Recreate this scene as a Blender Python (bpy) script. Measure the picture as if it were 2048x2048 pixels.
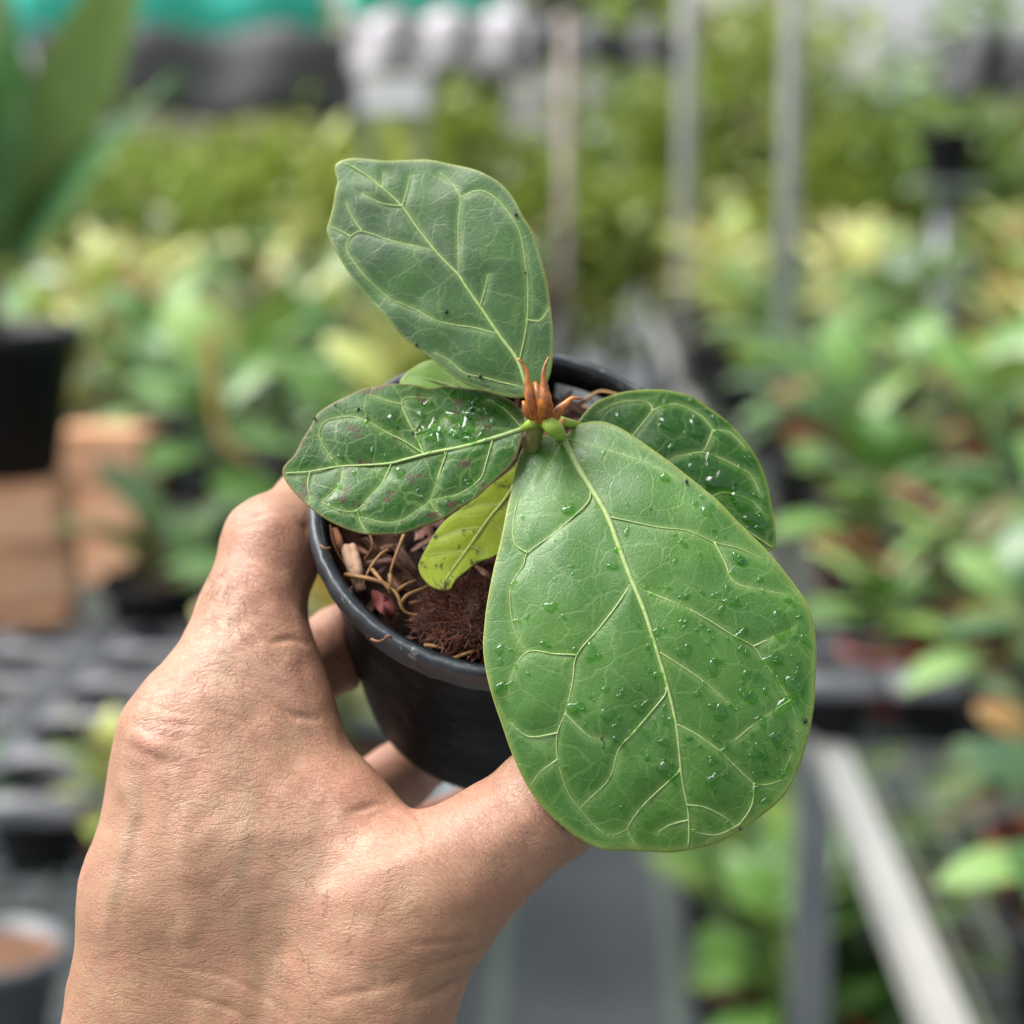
import bpy, bmesh, math, random
import numpy as np
from mathutils import Vector, Matrix, Euler
R = math.radians
for o in list(bpy.data.objects): bpy.data.objects.remove(o)
sc = bpy.context.scene
COL = sc.collection

# ------------------------------------------------------------------ camera
PITCH, YAW, CAMZ, FOV = 10.15, 2.32, 1.40, 30.0
cd = bpy.data.cameras.new('camera'); cam = bpy.data.objects.new('camera', cd); COL.objects.link(cam)
cam.location = (0, 0, CAMZ); cam.rotation_euler = (R(90 - PITCH), 0, R(YAW))
cd.sensor_width = 36; cd.angle = R(FOV); cd.clip_start = 0.02; cd.clip_end = 400
cd.dof.use_dof = True; cd.dof.focus_distance = 0.390; cd.dof.aperture_fstop = 9.2
sc.camera = cam
# ------------------------------------------------------------------ sky and sun
SUN_EL, SUN_AZ = 60.0, -92.0          # azimuth from +Y towards +X
w = bpy.data.worlds.new('World'); sc.world = w; w.use_nodes = True
wt = w.node_tree; wt.nodes.clear()
sky = wt.nodes.new('ShaderNodeTexSky'); sky.sky_type = 'NISHITA'; sky.sun_disc = False
sky.sun_elevation = R(SUN_EL); sky.sun_rotation = R(SUN_AZ)
sky.air_density = 1.0; sky.dust_density = 4.0; sky.ozone_density = 1.0
hs = wt.nodes.new('ShaderNodeHueSaturation'); hs.inputs['Saturation'].default_value = 0.22
bg = wt.nodes.new('ShaderNodeBackground'); bg.inputs['Strength'].default_value = 0.08
wo = wt.nodes.new('ShaderNodeOutputWorld')
wt.links.new(sky.outputs[0], hs.inputs['Color']); wt.links.new(hs.outputs[0], bg.inputs['Color']); wt.links.new(bg.outputs[0], wo.inputs[0])
sd = bpy.data.lights.new('sun', 'SUN'); sd.energy = 1.9; sd.angle = R(45); sd.color = (1, .98, .95)
so = bpy.data.objects.new('sun', sd); COL.objects.link(so)
_sv = Vector((math.sin(R(SUN_AZ)) * math.cos(R(SUN_EL)), math.cos(R(SUN_AZ)) * math.cos(R(SUN_EL)), math.sin(R(SUN_EL))))
so.rotation_euler = _sv.to_track_quat('Z', 'Y').to_euler(); so.location = (0, 0, 6)
vs = sc.view_settings; vs.view_transform = 'Standard'; vs.look = 'None'; vs.gamma = 1; vs.use_curve_mapping = False
vs.exposure = 1.74
sc.cycles.use_denoising = True
sc.cycles.max_bounces = 10; sc.cycles.transparent_max_bounces = 8
sc.cycles.sample_clamp_indirect = 6

# ------------------------------------------------------------------ helpers
rng = np.random.default_rng(7); rnd = random.Random(11)
FP = 1024 / math.tan(R(FOV / 2))
CR = Euler(cam.rotation_euler).to_matrix(); CL = Vector(cam.location)
def C(px, py, d):                       # camera-frame point seen at (px,py) of the 2048 photo at depth d
    return np.array([(px - 1024) * d / FP, (1024 - py) * d / FP, -d])
def W(px, py, d): return CL + CR @ Vector(C(px, py, d))
def G(px, py, z):                       # point of the horizontal plane z seen at (px,py)
    v = CR @ Vector(C(px, py, 1.0)); t = (z - CL.z) / v.z
    return CL + v * t
def tag(o, label=None, cat=None, group=None, kind=None):
    if label: o['label'] = label
    if cat: o['category'] = cat
    if group: o['group'] = group
    if kind: o['kind'] = kind
    return o
def mesh(name, V, F, smooth=True):
    me = bpy.data.meshes.new(name); me.from_pydata([tuple(map(float, v)) for v in V], [], F)
    me.update()
    if smooth: me.polygons.foreach_set('use_smooth', [True] * len(me.polygons))
    return me
def obj(name, me, mat=None, parent=None, loc=None, rot=None, scale=None):
    o = bpy.data.objects.new(name, me); COL.objects.link(o)
    if mat is not None and me is not None and not len(me.materials): me.materials.append(mat)
    if parent is not None: o.parent = parent
    if loc is not None: o.location = loc
    if rot is not None: o.rotation_euler = rot
    if scale is not None: o.scale = (scale,) * 3 if isinstance(scale, (int, float)) else scale
    return o
def empty(name, loc=(0, 0, 0), rot=None, parent=None):
    o = bpy.data.objects.new(name, None); COL.objects.link(o); o.location = loc; o.empty_display_size = .02
    if rot is not None: o.rotation_euler = rot
    if parent is not None: o.parent = parent
    return o
def copy_tree(o, parent=None):
    c = o.copy(); COL.objects.link(c); c.parent = parent
    for ch in list(o.children): copy_tree(ch, c)
    return c
def dup_at(o, loc, rz=0, s=1.0):
    c = copy_tree(o); c.location = loc; c.rotation_euler = (0, 0, rz); c.scale = (s, s, s); return c
class MB:
    def __init__(s): s.V = []; s.F = []
    def add(s, V, F):
        k = len(s.V); s.V += [tuple(map(float, v)) for v in V]; s.F += [tuple(i + k for i in f) for f in F]; return s
    def box(s, c, d, M=None):
        x, y, z = [q / 2 for q in d]
        V = [Vector((a * x, b * y, e * z)) for a in (-1, 1) for b in (-1, 1) for e in (-1, 1)]
        if M is not None: V = [M @ v for v in V]
        V = [v + Vector(c) for v in V]
        return s.add(V, [(0, 1, 3, 2), (4, 6, 7, 5), (0, 4, 5, 1), (2, 3, 7, 6), (0, 2, 6, 4), (1, 5, 7, 3)])
    def tube(s, P, r, n=8, caps=True):
        P = [np.array(p, float) for p in P]; m = len(P)
        if np.isscalar(r): r = [r] * m
        t0 = P[1] - P[0]; t0 = t0 / (np.linalg.norm(t0) + 1e-12)
        u = np.cross(t0, [0, 0, 1.0]);
        if np.linalg.norm(u) < 1e-3: u = np.cross(t0, [1.0, 0, 0])
        V = []
        for i in range(m):
            t = P[min(i + 1, m - 1)] - P[max(i - 1, 0)]; t = t / (np.linalg.norm(t) + 1e-12)
            u = u - t * u.dot(t); u = u / (np.linalg.norm(u) + 1e-12); v = np.cross(t, u)
            for k in range(n):
                a = 2 * math.pi * k / n; V.append(P[i] + r[i] * (math.cos(a) * u + math.sin(a) * v))
        F = [(i * n + k, i * n + (k + 1) % n, (i + 1) * n + (k + 1) % n, (i + 1) * n + k) for i in range(m - 1) for k in range(n)]
        if caps: F += [tuple(range(n - 1, -1, -1)), tuple(range((m - 1) * n, m * n))]
        return s.add(V, F)
    def lathe(s, prof, n=48, close=False):
        m = len(prof); V = [(r * math.cos(2 * math.pi * k / n), r * math.sin(2 * math.pi * k / n), z) for r, z in prof for k in range(n)]
        F = [(i * n + k, i * n + (k + 1) % n, (i + 1) * n + (k + 1) % n, (i + 1) * n + k) for i in range(m - 1) for k in range(n)]
        return s.add(V, F)
    def mesh(s, name, smooth=True): return mesh(name, s.V, s.F, smooth)
def resample(P, n, closed=False):
    P = np.array(P, float)
    Q = []
    m = len(P)
    for i in range(m if closed else m - 1):
        if closed: a, b, c, d = P[(i - 1) % m], P[i], P[(i + 1) % m], P[(i + 2) % m]
        else: a, b, c, d = P[max(i - 1, 0)], P[i], P[i + 1], P[min(i + 2, m - 1)]
        for t in np.linspace(0, 1, 12, endpoint=False):
            Q.append(.5 * ((2 * b) + (c - a) * t + (2 * a - 5 * b + 4 * c - d) * t * t + (3 * b - a - 3 * c + d) * t ** 3))
    if not closed: Q.append(P[-1])
    else: Q.append(Q[0])
    Q = np.array(Q); s = np.r_[0, np.cumsum(np.linalg.norm(np.diff(Q, axis=0), axis=1))]
    u = np.linspace(0, s[-1], n, endpoint=not closed)
    return np.stack([np.interp(u, s, Q[:, k]) for k in range(Q.shape[1])], 1)
def vnoise(P, seed=0):                 # smooth value noise, P (n,3)
    P = np.asarray(P, float); i = np.floor(P).astype(np.int64); f = P - i; f = f * f * (3 - 2 * f); out = 0
    for dx in (0, 1):
        for dy in (0, 1):
            for dz in (0, 1):
                h = (i[:, 0] + dx) * 374761393 + (i[:, 1] + dy) * 668265263 + (i[:, 2] + dz) * 2147483647 + seed * 1274126177
                h = (h ^ (h >> 13)) * 1274126177; h = (h ^ (h >> 16)) & 0xffff
                out = out + (h / 65535.0) * (f[:, 0] if dx else 1 - f[:, 0]) * (f[:, 1] if dy else 1 - f[:, 1]) * (f[:, 2] if dz else 1 - f[:, 2])
    return out

# ------------------------------------------------------------------ materials
class NT:
    def __init__(s, name):
        s.m = bpy.data.materials.new(name); s.m.use_nodes = True; s.t = s.m.node_tree; s.t.nodes.clear()
        s.out = s.n('OutputMaterial'); s.p = s.n('BsdfPrincipled'); s.l(s.p.outputs[0], s.out.inputs[0])
    def n(s, t, **kw):
        x = s.t.nodes.new('ShaderNode' + t)
        for k, v in kw.items():
            if hasattr(x, k): setattr(x, k, v)
        return x
    def l(s, a, b): s.t.links.new(a, b)
    def set(s, sock, v):
        if hasattr(v, 'is_linked'): s.l(v, sock)
        elif isinstance(v, tuple) and len(v) == 3 and sock.type == 'RGBA': sock.default_value = (*v, 1)
        else: sock.default_value = v
    def P(s, **kw):
        for k, v in kw.items(): s.set(s.p.inputs[k.replace('_', ' ')], v)
    def math(s, op, a, b=None, c=None, clamp=False):
        x = s.n('Math', operation=op); x.use_clamp = clamp
        s.set(x.inputs[0], a)
        if b is not None: s.set(x.inputs[1], b)
        if c is not None: s.set(x.inputs[2], c)
        return x.outputs[0]
    def mapr(s, v, a, b, c=0.0, d=1.0, smooth=True):
        x = s.n('MapRange'); x.interpolation_type = 'SMOOTHSTEP' if smooth else 'LINEAR'
        s.set(x.inputs[0], v)
        for i, q in enumerate((a, b, c, d)): s.set(x.inputs[i + 1], q)
        return x.outputs[0]
    def mix(s, f, a, b, mode='MIX'):
        x = s.n('Mix'); x.data_type = 'RGBA'; x.blend_type = mode
        s.set(x.inputs[0], f); s.set(x.inputs[6], a); s.set(x.inputs[7], b); return x.outputs[2]
    def noise(s, vec, scale, detail=4, rough=.55, dist=0.0):
        x = s.n('TexNoise'); s.l(vec, x.inputs['Vector']); x.inputs['Scale'].default_value = scale
        x.inputs['Detail'].default_value = detail; x.inputs['Roughness'].default_value = rough; x.inputs['Distortion'].default_value = dist
        return x.outputs[0]
    def voro(s, vec, scale, feat='DISTANCE_TO_EDGE', rand=1.0):
        x = s.n('TexVoronoi', feature=feat); s.l(vec, x.inputs['Vector']); x.inputs['Scale'].default_value = scale
        x.inputs['Randomness'].default_value = rand; return x.outputs['Distance']
    def mapping(s, vec, scale=(1, 1, 1), rot=(0, 0, 0), loc=(0, 0, 0)):
        x = s.n('Mapping'); s.l(vec, x.inputs[0]); x.inputs['Scale'].default_value = scale; x.inputs['Rotation'].default_value = rot; x.inputs['Location'].default_value = loc
        return x.outputs[0]
    def coord(s, w='Object'): return s.n('TexCoord').outputs[w]
    def attr(s, name): return s.n('Attribute', attribute_name=name)
    def bump(s, h, strength=.3, dist=.001, prev=None):
        x = s.n('Bump'); x.inputs['Strength'].default_value = strength; x.inputs['Distance'].default_value = dist
        s.set(x.inputs['Height'], h)
        if prev is not None: s.l(prev, x.inputs['Normal'])
        return x.outputs[0]
def simple(name, c1, c2=None, rough=.6, scale=20, bump=0, spec=.5, metal=0, bdist=.002):
    t = NT(name); v = t.coord(); n = t.noise(v, scale, 5)
    t.P(Base_Color=t.mix(t.mapr(n, .3, .7), c1, c2 or tuple(q * .8 for q in c1)), Roughness=rough, Metallic=metal, Specular_IOR_Level=spec)
    if bump: t.P(Normal=t.bump(n, bump, bdist))
    return t.m
def varied_leaf(name, cols, rough=.4, transl=.25):
    """background leaf: colour differs from leaf to leaf"""
    t = NT(name); oi = t.n('ObjectInfo'); r = t.n('ValToRGB'); t.l(oi.outputs['Random'], r.inputs[0])
    e = r.color_ramp.elements
    while len(e) < len(cols): e.new(.5)
    for i, c in enumerate(cols): e[i].position = i / max(1, len(cols) - 1); e[i].color = (*c, 1)
    n = t.noise(t.coord(), 30, 3)
    c = t.mix(t.mapr(n, .35, .7, 0, .35), r.outputs[0], (.10, .16, .03))
    t.P(Base_Color=c, Roughness=rough, Specular_IOR_Level=.5)
    tr = t.n('BsdfTranslucent'); t.l(c, tr.inputs[0]); mx = t.n('MixShader'); mx.inputs[0].default_value = transl
    t.l(t.p.outputs[0], mx.inputs[1]); t.l(tr.outputs[0], mx.inputs[2]); t.l(mx.outputs[0], t.out.inputs[0])
    return t.m
M = {}
M['ground'] = None
def ground_mat():
    t = NT('weed_mat'); v = t.coord('Object')
    n = t.noise(v, 1.3, 6, .6); n2 = t.noise(v, 60, 3)
    sep = t.n('SeparateXYZ'); t.l(v, sep.inputs[0])
    st = t.math('ABSOLUTE', t.math('SUBTRACT', t.math('FRACT', t.math('MULTIPLY', sep.outputs[0], 3.3)), .5))
    c = t.mix(t.mapr(n, .35, .7), (.045, .056, .066), (.085, .095, .105))
    c = t.mix(t.mapr(n2, .5, .75, 0, .35), c, (.06, .07, .05))
    c = t.mix(t.mapr(st, .03, .05, .5, 0), c, (.16, .21, .14))
    t.P(Base_Color=c, Roughness=.55, Normal=t.bump(n2, .3, .004)); return t.m
M['ground'] = ground_mat()
M['rail'] = simple('rail_paint', (.29, .285, .265), (.22, .23, .225), .4, 6)
M['galv'] = simple('galvanised', (.24, .26, .27), (.18, .20, .21), .45, 9, metal=.3)
M['post'] = simple('post_paint', (.38, .39, .385), (.31, .315, .31), .5, 5)
M['postd'] = simple('weathered_post', (.30, .25, .22), (.24, .19, .17), .6, 5)
M['wire'] = simple('wire_mesh_coat', (.06, .08, .06), (.10, .10, .07), .5, 9)
M['black'] = simple('black_plastic', (.006, .007, .009), (.010, .011, .013), .45, 14, spec=.25)
M['greyplastic'] = simple('tray_plastic', (.085, .09, .10), (.11, .115, .125), .38, 14, spec=.4)
M['terra'] = simple('red_plastic', (.33, .055, .022), (.24, .04, .02), .5, 10)
M['brick'] = simple('brick_clay', (.50, .25, .13), (.60, .36, .22), .85, 12, .6, bdist=.006)
M['soilbg'] = simple('potting_mix', (.16, .07, .03), (.07, .035, .02), .95, 40, .8, bdist=.01)
M['teal'] = simple('teal_sheet', (.08, .72, .55), (.06, .62, .48), .55, 1.5)
M['cloth'] = simple('grey_shade_cloth', (.10, .10, .105), (.06, .065, .065), .85, 1.2)
M['white'] = simple('white_plastic', (.80, .80, .80), (.72, .73, .74), .5, 3)
M['lilac'] = simple('pale_sheet', (.52, .49, .53), (.42, .41, .43), .7, 1.2)
M['stem'] = simple('green_stem', (.20, .26, .06), (.14, .18, .05), .5, 30)
M['bark'] = simple('bark', (.20, .15, .10), (.12, .09, .06), .9, 20, .6)
M['brownleaf'] = simple('dry_leaf', (.10, .045, .012), (.17, .08, .02), .6, 20)
M['lf_blue'] = varied_leaf('blue_green_leaf', [(.05, .14, .05), (.15, .28, .13), (.03, .09, .025), (.20, .32, .10), (.07, .17, .05), (.02, .06, .02)], .32, .15)
M['lf_yel'] = varied_leaf('yellow_green_leaf', [(.26, .35, .05), (.44, .43, .10), (.14, .22, .03), (.52, .48, .19), (.22, .32, .03), (.10, .14, .02), (.40, .22, .05)], .4, .2)
M['lf_grn'] = varied_leaf('fresh_green_leaf', [(.06, .16, .03), (.13, .26, .05), (.03, .09, .02), (.22, .34, .08), (.08, .18, .05)], .36, .15)
M['lf_brz'] = varied_leaf('bronze_leaf', [(.10, .06, .015), (.06, .11, .03), (.26, .07, .03), (.16, .22, .05), (.05, .12, .05), (.03, .02, .01)], .4, .15)
M['lf_dark'] = varied_leaf('dark_leaf', [(.02, .10, .015), (.05, .16, .02)], .35)

# ================================================================== SETTING
g = mesh('ground', [(-60, -20, 0), (60, -20, 0), (60, 100, 0), (-60, 100, 0)], [(0, 1, 2, 3)])
tag(obj('ground', g, M['ground']), kind='structure')

BZ = 0.70
def bench(x0, x1, y0, y1, label, leg_side, rail_mat):
    t = empty('plant_bench', ((x0 + x1) / 2, (y0 + y1) / 2, 0)); o = Vector(t.location)
    tag(t, label, 'bench')
    def part(name, mb, m): return obj(name, mb.mesh(name, False), m, t, loc=-o)
    for x in (x0, x1):
        part('edge_rail', MB().box((x, (y0 + y1) / 2, BZ - .02), (.034, y1 - y0, .04)), rail_mat)
    part('end_rail', MB().box(((x0 + x1) / 2, y0 + .02, BZ - .021), (x1 - x0 - .05, .04, .046)), M['galv'])
    yy = y0 + 1.35
    while yy < y1:
        part('cross_bar', MB().box(((x0 + x1) / 2, yy, BZ - .045), (x1 - x0 - .05, .03, .03)), M['galv'])
        for x in (x0 + .012, x1 - .012):
            lg = part('leg', MB().box((x, yy + .06, (BZ - .045) / 2), (.05, .05, BZ - .047)), M['galv'])
        yy += 1.7
    wm = MB(); k = x0 + .03
    while k < x1 - .03: wm.box((k, (y0 + y1) / 2, BZ - .004), (.006, y1 - y0 - .01, .004)); k += .05
    k = y0 + .03
    while k < y1: wm.box(((x0 + x1) / 2, k, BZ - .0085), (x1 - x0 - .04, .006, .004)); k += .05
    tag(part('wire_mesh', wm, M['wire']), kind='stuff')
    return t
pR = G(1900, 2040, BZ); pR2 = G(1620, 1380, BZ)
XR = (pR.x + pR2.x) / 2; XL = -0.16
bench(XR, XR + 1.9, 1.15, 10.5, 'long wire topped bench with pale rail on the right of the aisle', -1, M['rail'])
bench(XL - 1.9, XL, 1.0, 10.5, 'long wire topped plant bench on the left behind the hand', 1, M['galv'])

# posts of the shade house
def post(px0, py, d, width, label, h=3.4, mat='post'):
    p = W(px0, py, d); t = empty('shade_house_post', (p.x, p.y, 0)); tag(t, label, 'post', 'posts of the shade house')
    obj('pole', MB().tube([(0, 0, .012), (0, 0, h)], width / 2, 12).mesh('pole'), M[mat], t)
    obj('base_plate', MB().box((0, 0, .008), (.14, .14, .016)).mesh('base_plate', False), M['galv'], t)
post(1580, 300, 4.6, .046, 'nearest pale grey post rising from right bench plants')
post(1374, 150, 6.0, .052, 'pale grey post left of the nearest one, under bright sky')
post(1130, 250, 7.5, .045, 'slim pinkish grey post at far end of the aisle', 2.0, 'postd')
#post(1272, 150, 8.5, .085, 'dim far post between aisle and second pale post', 3.4, 'postd')
#post(1815, 150, 7.0, .06, 'far thin post at right below bright sky')

def panel(name, px0, py0, px1, py1, d, mat, label, cat, thick=.03, sag=.0, slope=0):
    a = W(px0, py0, d); b = W(px1, py1, d); n = 24; V = []; F = []
    cx, cy, cz = (a.x + b.x) / 2, (a.y + b.y) / 2, min(a.z, b.z)
    for i in range(n + 1):
        u = i / n
        for k in range(5):
            v = k / 4
            V.append((a.x + (b.x - a.x) * u - cx, a.y + (b.y - a.y) * u - cy + slope * v + .06 * math.sin(u * 19 + v * 2),
                      a.z + (b.z - a.z) * v - sag * math.sin(u * math.pi) * v - cz + .03 * math.sin(u * 23 + 2)))
    F = [(i * 5 + k, (i + 1) * 5 + k, (i + 1) * 5 + k + 1, i * 5 + k + 1) for i in range(n) for k in range(4)]
    o = obj(name, mesh(name, V, F), mat, loc=(cx, cy, cz)); s = o.modifiers.new('s', 'SOLIDIFY'); s.thickness = thick
    tag(o, label, cat); return o
panel('shade_cloth', 60, 60, 1010, 235, 10.6, M['cloth'], 'dark grey shade cloth hanging behind the left bench', 'cloth')
panel('teal_roof_sheet', -60, -420, 650, 84, 11.2, M['teal'], 'bright teal green sheet above the grey cloth at top left', 'sheet')
panel('teal_screen', 690, -300, 1010, 36, 11.6, M['teal'], 'smaller teal strip above the pale lilac sheet', 'sheet')
panel('pale_sheet', 700, 30, 1075, 150, 10.3, M['lilac'], 'pale lilac sheet hanging right of the teal roof', 'sheet')
panel('shade_cloth', 1010, 55, 1360, 130, 10.0, M['cloth'], 'dark grey strip of shade cloth behind the second pale post', 'cloth')
panel('shade_cloth', 1040, -300, 1345, 40, 11.0, simple('olive_net', (.16, .17, .11), (.10, .12, .08), .9, 2), 'olive grey netting high above the aisle end', 'netting')
panel('roof_edge', 1895, 70, 2200, 190, 9.0, M['cloth'], 'dark grey roof edge at top right corner', 'roof')
# white foam box far back
fb = empty('foam_box', W(790, 222, 8.6)); tag(fb, 'bright white foam box among far plants left of the aisle', 'box')
mb = MB(); mb.box((0, 0, .06), (.30, .2, .12)); obj('box_body', mb.mesh('box_body', False), M['white'], fb)
obj('box_lid', MB().box((0, 0, .136), (.32, .22, .03)).mesh('box_lid', False), M['white'], fb)
fs = empty('box_stand', (fb.location.x, fb.location.y, 0)); tag(fs, 'grey stand under the white foam box', 'stand')
for sx in (-.12, .12):
    for sy in (-.07, .07): obj('leg', MB().box((sx, sy, (fb.location.z - .02) / 2), (.03, .03, fb.location.z - .022)).mesh('leg', False), M['galv'], fs)
obj('shelf', MB().box((0, 0, fb.location.z - .011), (.34, .24, .02)).mesh('shelf', False), M['galv'], fs)

# ------------------------------------------------------------------ background plants
def leaf_mesh(name, L, Wd, shape, droop=.35, fold=.18, n=8):
    V = []; F = []
    for i in range(n + 1):
        t = i / n; wv = max(.02, shape(t)) * Wd / 2; x = L * t
        for k in range(5):
            s = (k - 2) / 2
            V.append((x * math.cos(droop * t * .5), wv * s, -L * droop * t * t * .8 + abs(s) * wv * fold + .04 * L * math.sin(3 * t + 2 * s)))
    F = [(i * 5 + k, (i + 1) * 5 + k, (i + 1) * 5 + k + 1, i * 5 + k + 1) for i in range(n) for k in range(4)]
    return mesh(name, V, F)
ob = lambda t: (math.sin(math.pi * min(1, t ** 1.35 * .98 + .015))) ** .75
la = lambda t: (math.sin(math.pi * (t ** .8 * .97 + .015)))
def pot_meshes(r, h):
    mb = MB(); mb.lathe([(0.001, .003), (r * .72, .003), (r * .95, h * .86), (r * 1.05, h * .86), (r * 1.05, h), (r * .97, h), (r * .93, h * .82), (.001, h * .82)], 20)
    s = MB(); nn = 20
    V = [(0, 0, h * .86)] + [(q * r * .93 * math.cos(a), q * r * .93 * math.sin(a), h * (.84 + .05 * rnd.random())) for q in (.5, 1) for a in np.linspace(0, 6.283, nn, endpoint=False)]
    F = [(0, 1 + k, 1 + (k + 1) % nn) for k in range(nn)] + [(1 + k, 1 + nn + k, 1 + nn + (k + 1) % nn, 1 + (k + 1) % nn) for k in range(nn)]
    s.add(V, F); return mb.mesh('pot'), s.mesh('soil')
PROTO = {}
def proto(key, lm, mat, n, pot_r, pot_h, pot_mat, stem_h, el0, el1, lsc=(0.8, 1.15)):
    t = empty('potted_plant', (0, 0, -50)); p, s = pot_meshes(pot_r, pot_h)
    obj('pot', p, pot_mat, t); obj('soil', s, M['soilbg'], t)
    obj('stem', MB().tube([(0, 0, pot_h * .8), (.006, .004, pot_h + stem_h * .5), (0, 0, pot_h + stem_h)], [.006, .005, .003], 6).mesh('stem'), M['stem'], t)
    if not len(lm.materials): lm.materials.append(mat)
    for i in range(n):
        u = (i + .5) / n; a = i * 2.4 + rnd.uniform(-.3, .3)
        z = pot_h + stem_h * (.25 + .75 * u)
        o = obj('leaf', lm, None, t, (0.004 * math.cos(a), .004 * math.sin(a), z), (rnd.uniform(-.3, .3), -R(el0 + (el1 - el0) * u) + rnd.uniform(-.15, .15), a), rnd.uniform(*lsc))
    PROTO[key] = t; return t
proto('fig', leaf_mesh('leaf', .115, .07, ob, .5), M['lf_blue'], 9, .055, .09, M['black'], .10, 5, 65)
proto('yel', leaf_mesh('leaf', .10, .055, la, .45), M['lf_yel'], 12, .055, .09, M['black'], .14, 5, 75)
proto('star', leaf_mesh('leaf', .15, .045, la, .5), M['lf_grn'], 11, .05, .085, M['terra'], .07, 10, 70)
proto('brz', leaf_mesh('leaf', .10, .06, ob, .5), M['lf_brz'], 10, .055, .09, M['terra'], .12, 0, 70)
proto('grn', leaf_mesh('leaf', .12, .06, ob, .45), M['lf_grn'], 10, .055, .09, M['black'], .11, 5, 70)
proto('crm', leaf_mesh('leaf', .11, .06, la, .45), varied_leaf('cream_leaf', [(.55, .52, .22), (.48, .50, .16), (.62, .56, .32), (.35, .42, .12)], .4), 11, .055, .09, M['black'], .13, 5, 75)
proto('pnk', leaf_mesh('leaf', .09, .05, la, .4), varied_leaf('pink_leaf', [(.60, .22, .14), (.62, .36, .26), (.40, .12, .10), (.35, .33, .12)], .4), 10, .055, .09, M['black'], .12, 5, 75)
KN = {'crm': 'cream-leaved seedling', 'pnk': 'pinkish salmon seedling', 'fig': 'blue-green seedling', 'yel': 'yellow-green seedling', 'star': 'long-leaved green plant',
      'brz': 'bronze mottled seedling', 'grn': 'fresh green seedling'}
placed = []
def plant(kind, loc, s=1.0, label=None, group=None):
    o = dup_at(PROTO[kind], loc, rnd.uniform(0, 6.28), s); tag(o, label, 'potted plant', group); placed.append((loc[0], loc[1])); return o
ORD = ['first', 'second', 'third', 'fourth', 'fifth', 'sixth', 'seventh', 'eighth', 'ninth', 'tenth', 'eleventh', 'twelfth', 'thirteenth', 'fourteenth', 'fifteenth', 'sixteenth', 'seventeenth', 'eighteenth', 'nineteenth', 'twentieth', 'twenty-first', 'twenty-second', 'twenty-third', 'twenty-fourth']
def px_of(v):
    pp = CR.transposed() @ (Vector(v) - CL); return 1024 + FP * pp.x / -pp.z
def rows(side, x0, sgn, ystart, pick, skip, near=1.0):
    yy = ystart; row = 0
    while yy < 9.9:
        for i in range(6):
            x = x0 + sgn * (.16 + i * .30 + rnd.uniform(-.06, .06)); y = yy + rnd.uniform(-.08, .08); px = px_of((x, y, BZ + .15))
            if px > 2250 or px < -200 or skip(px, y): continue
            k = pick(yy)
            plant(k, (x, y, BZ), rnd.uniform(1.25, 1.75) * (near if yy < 3.3 else 1 if yy < 5 else 1.1), f'{KN[k]} on {side} bench, {ORD[row]} row back, {ORD[i]} from the aisle', f'seedlings in rows on the {side} bench')
        yy += .33 * (near if yy < 3.3 else 1) if yy < 5 else .5; row += 1
rows('right', XR, 1, 2.15, lambda y: rnd.choice(['grn', 'fig', 'brz', 'star', 'fig', 'brz']) if y < 3.2 else rnd.choice(['yel', 'fig', 'brz', 'crm', 'yel', 'brz', 'fig', 'yel', 'crm', 'fig', 'grn']) if y < 5 else rnd.choice(['yel', 'crm', 'fig', 'grn', 'yel', 'brz', 'crm']), lambda px, y: False, .75)
rows('left', XL, -1, 2.8, lambda y: rnd.choice(['fig', 'fig', 'grn', 'yel', 'yel']) if y < 4.6 else rnd.choice(['yel', 'brz', 'grn', 'crm', 'fig', 'pnk']), lambda px, y: px < 330 and y < 3.3)
# seen through the hand, on the left bench
for px, py, k, s, lb in [(725, 1700, 'yel', 1.2, 'small pale green seedling seen between thumb web and black pot'), (560, 1640, 'yel', .9, 'small yellow-green seedling hidden mostly behind the hand')]:
    p = G(px, py, BZ); plant(k, (p.x - .02, p.y, BZ), s, lb)
# low plants on the ground under the right bench
for i, (px, py, k, s) in enumerate([(1480, 1990, 'grn', 1.5), (1620, 1800, 'star', 1.7), (1690, 2000, 'grn', 1.7), (1790, 2060, 'star', 1.6), (1440, 1760, 'grn', 1.3), (1560, 1690, 'star', 1.6), (1850, 1900, 'grn', 1.6), (1560, 2080, 'grn', 1.4)]):
    p = G(px, py + 130, 0)
    lab = ['leaning green plant on ground at the foot of the bench leg', 'star-leaved plant on ground under bench right of the leg', 'broad-leaved plant low under bench at bottom right', 'star-leaved plant under the bench rail at bottom right corner',
           'small green plant on ground by the aisle edge', 'star-leaved plant deep in shade under the right bench', 'broad-leaved plant in shade under the pale rail', 'pale green plant nearest the camera under the right bench'][i]
    plant(k, (p.x, p.y, 0), s, lab)
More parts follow.
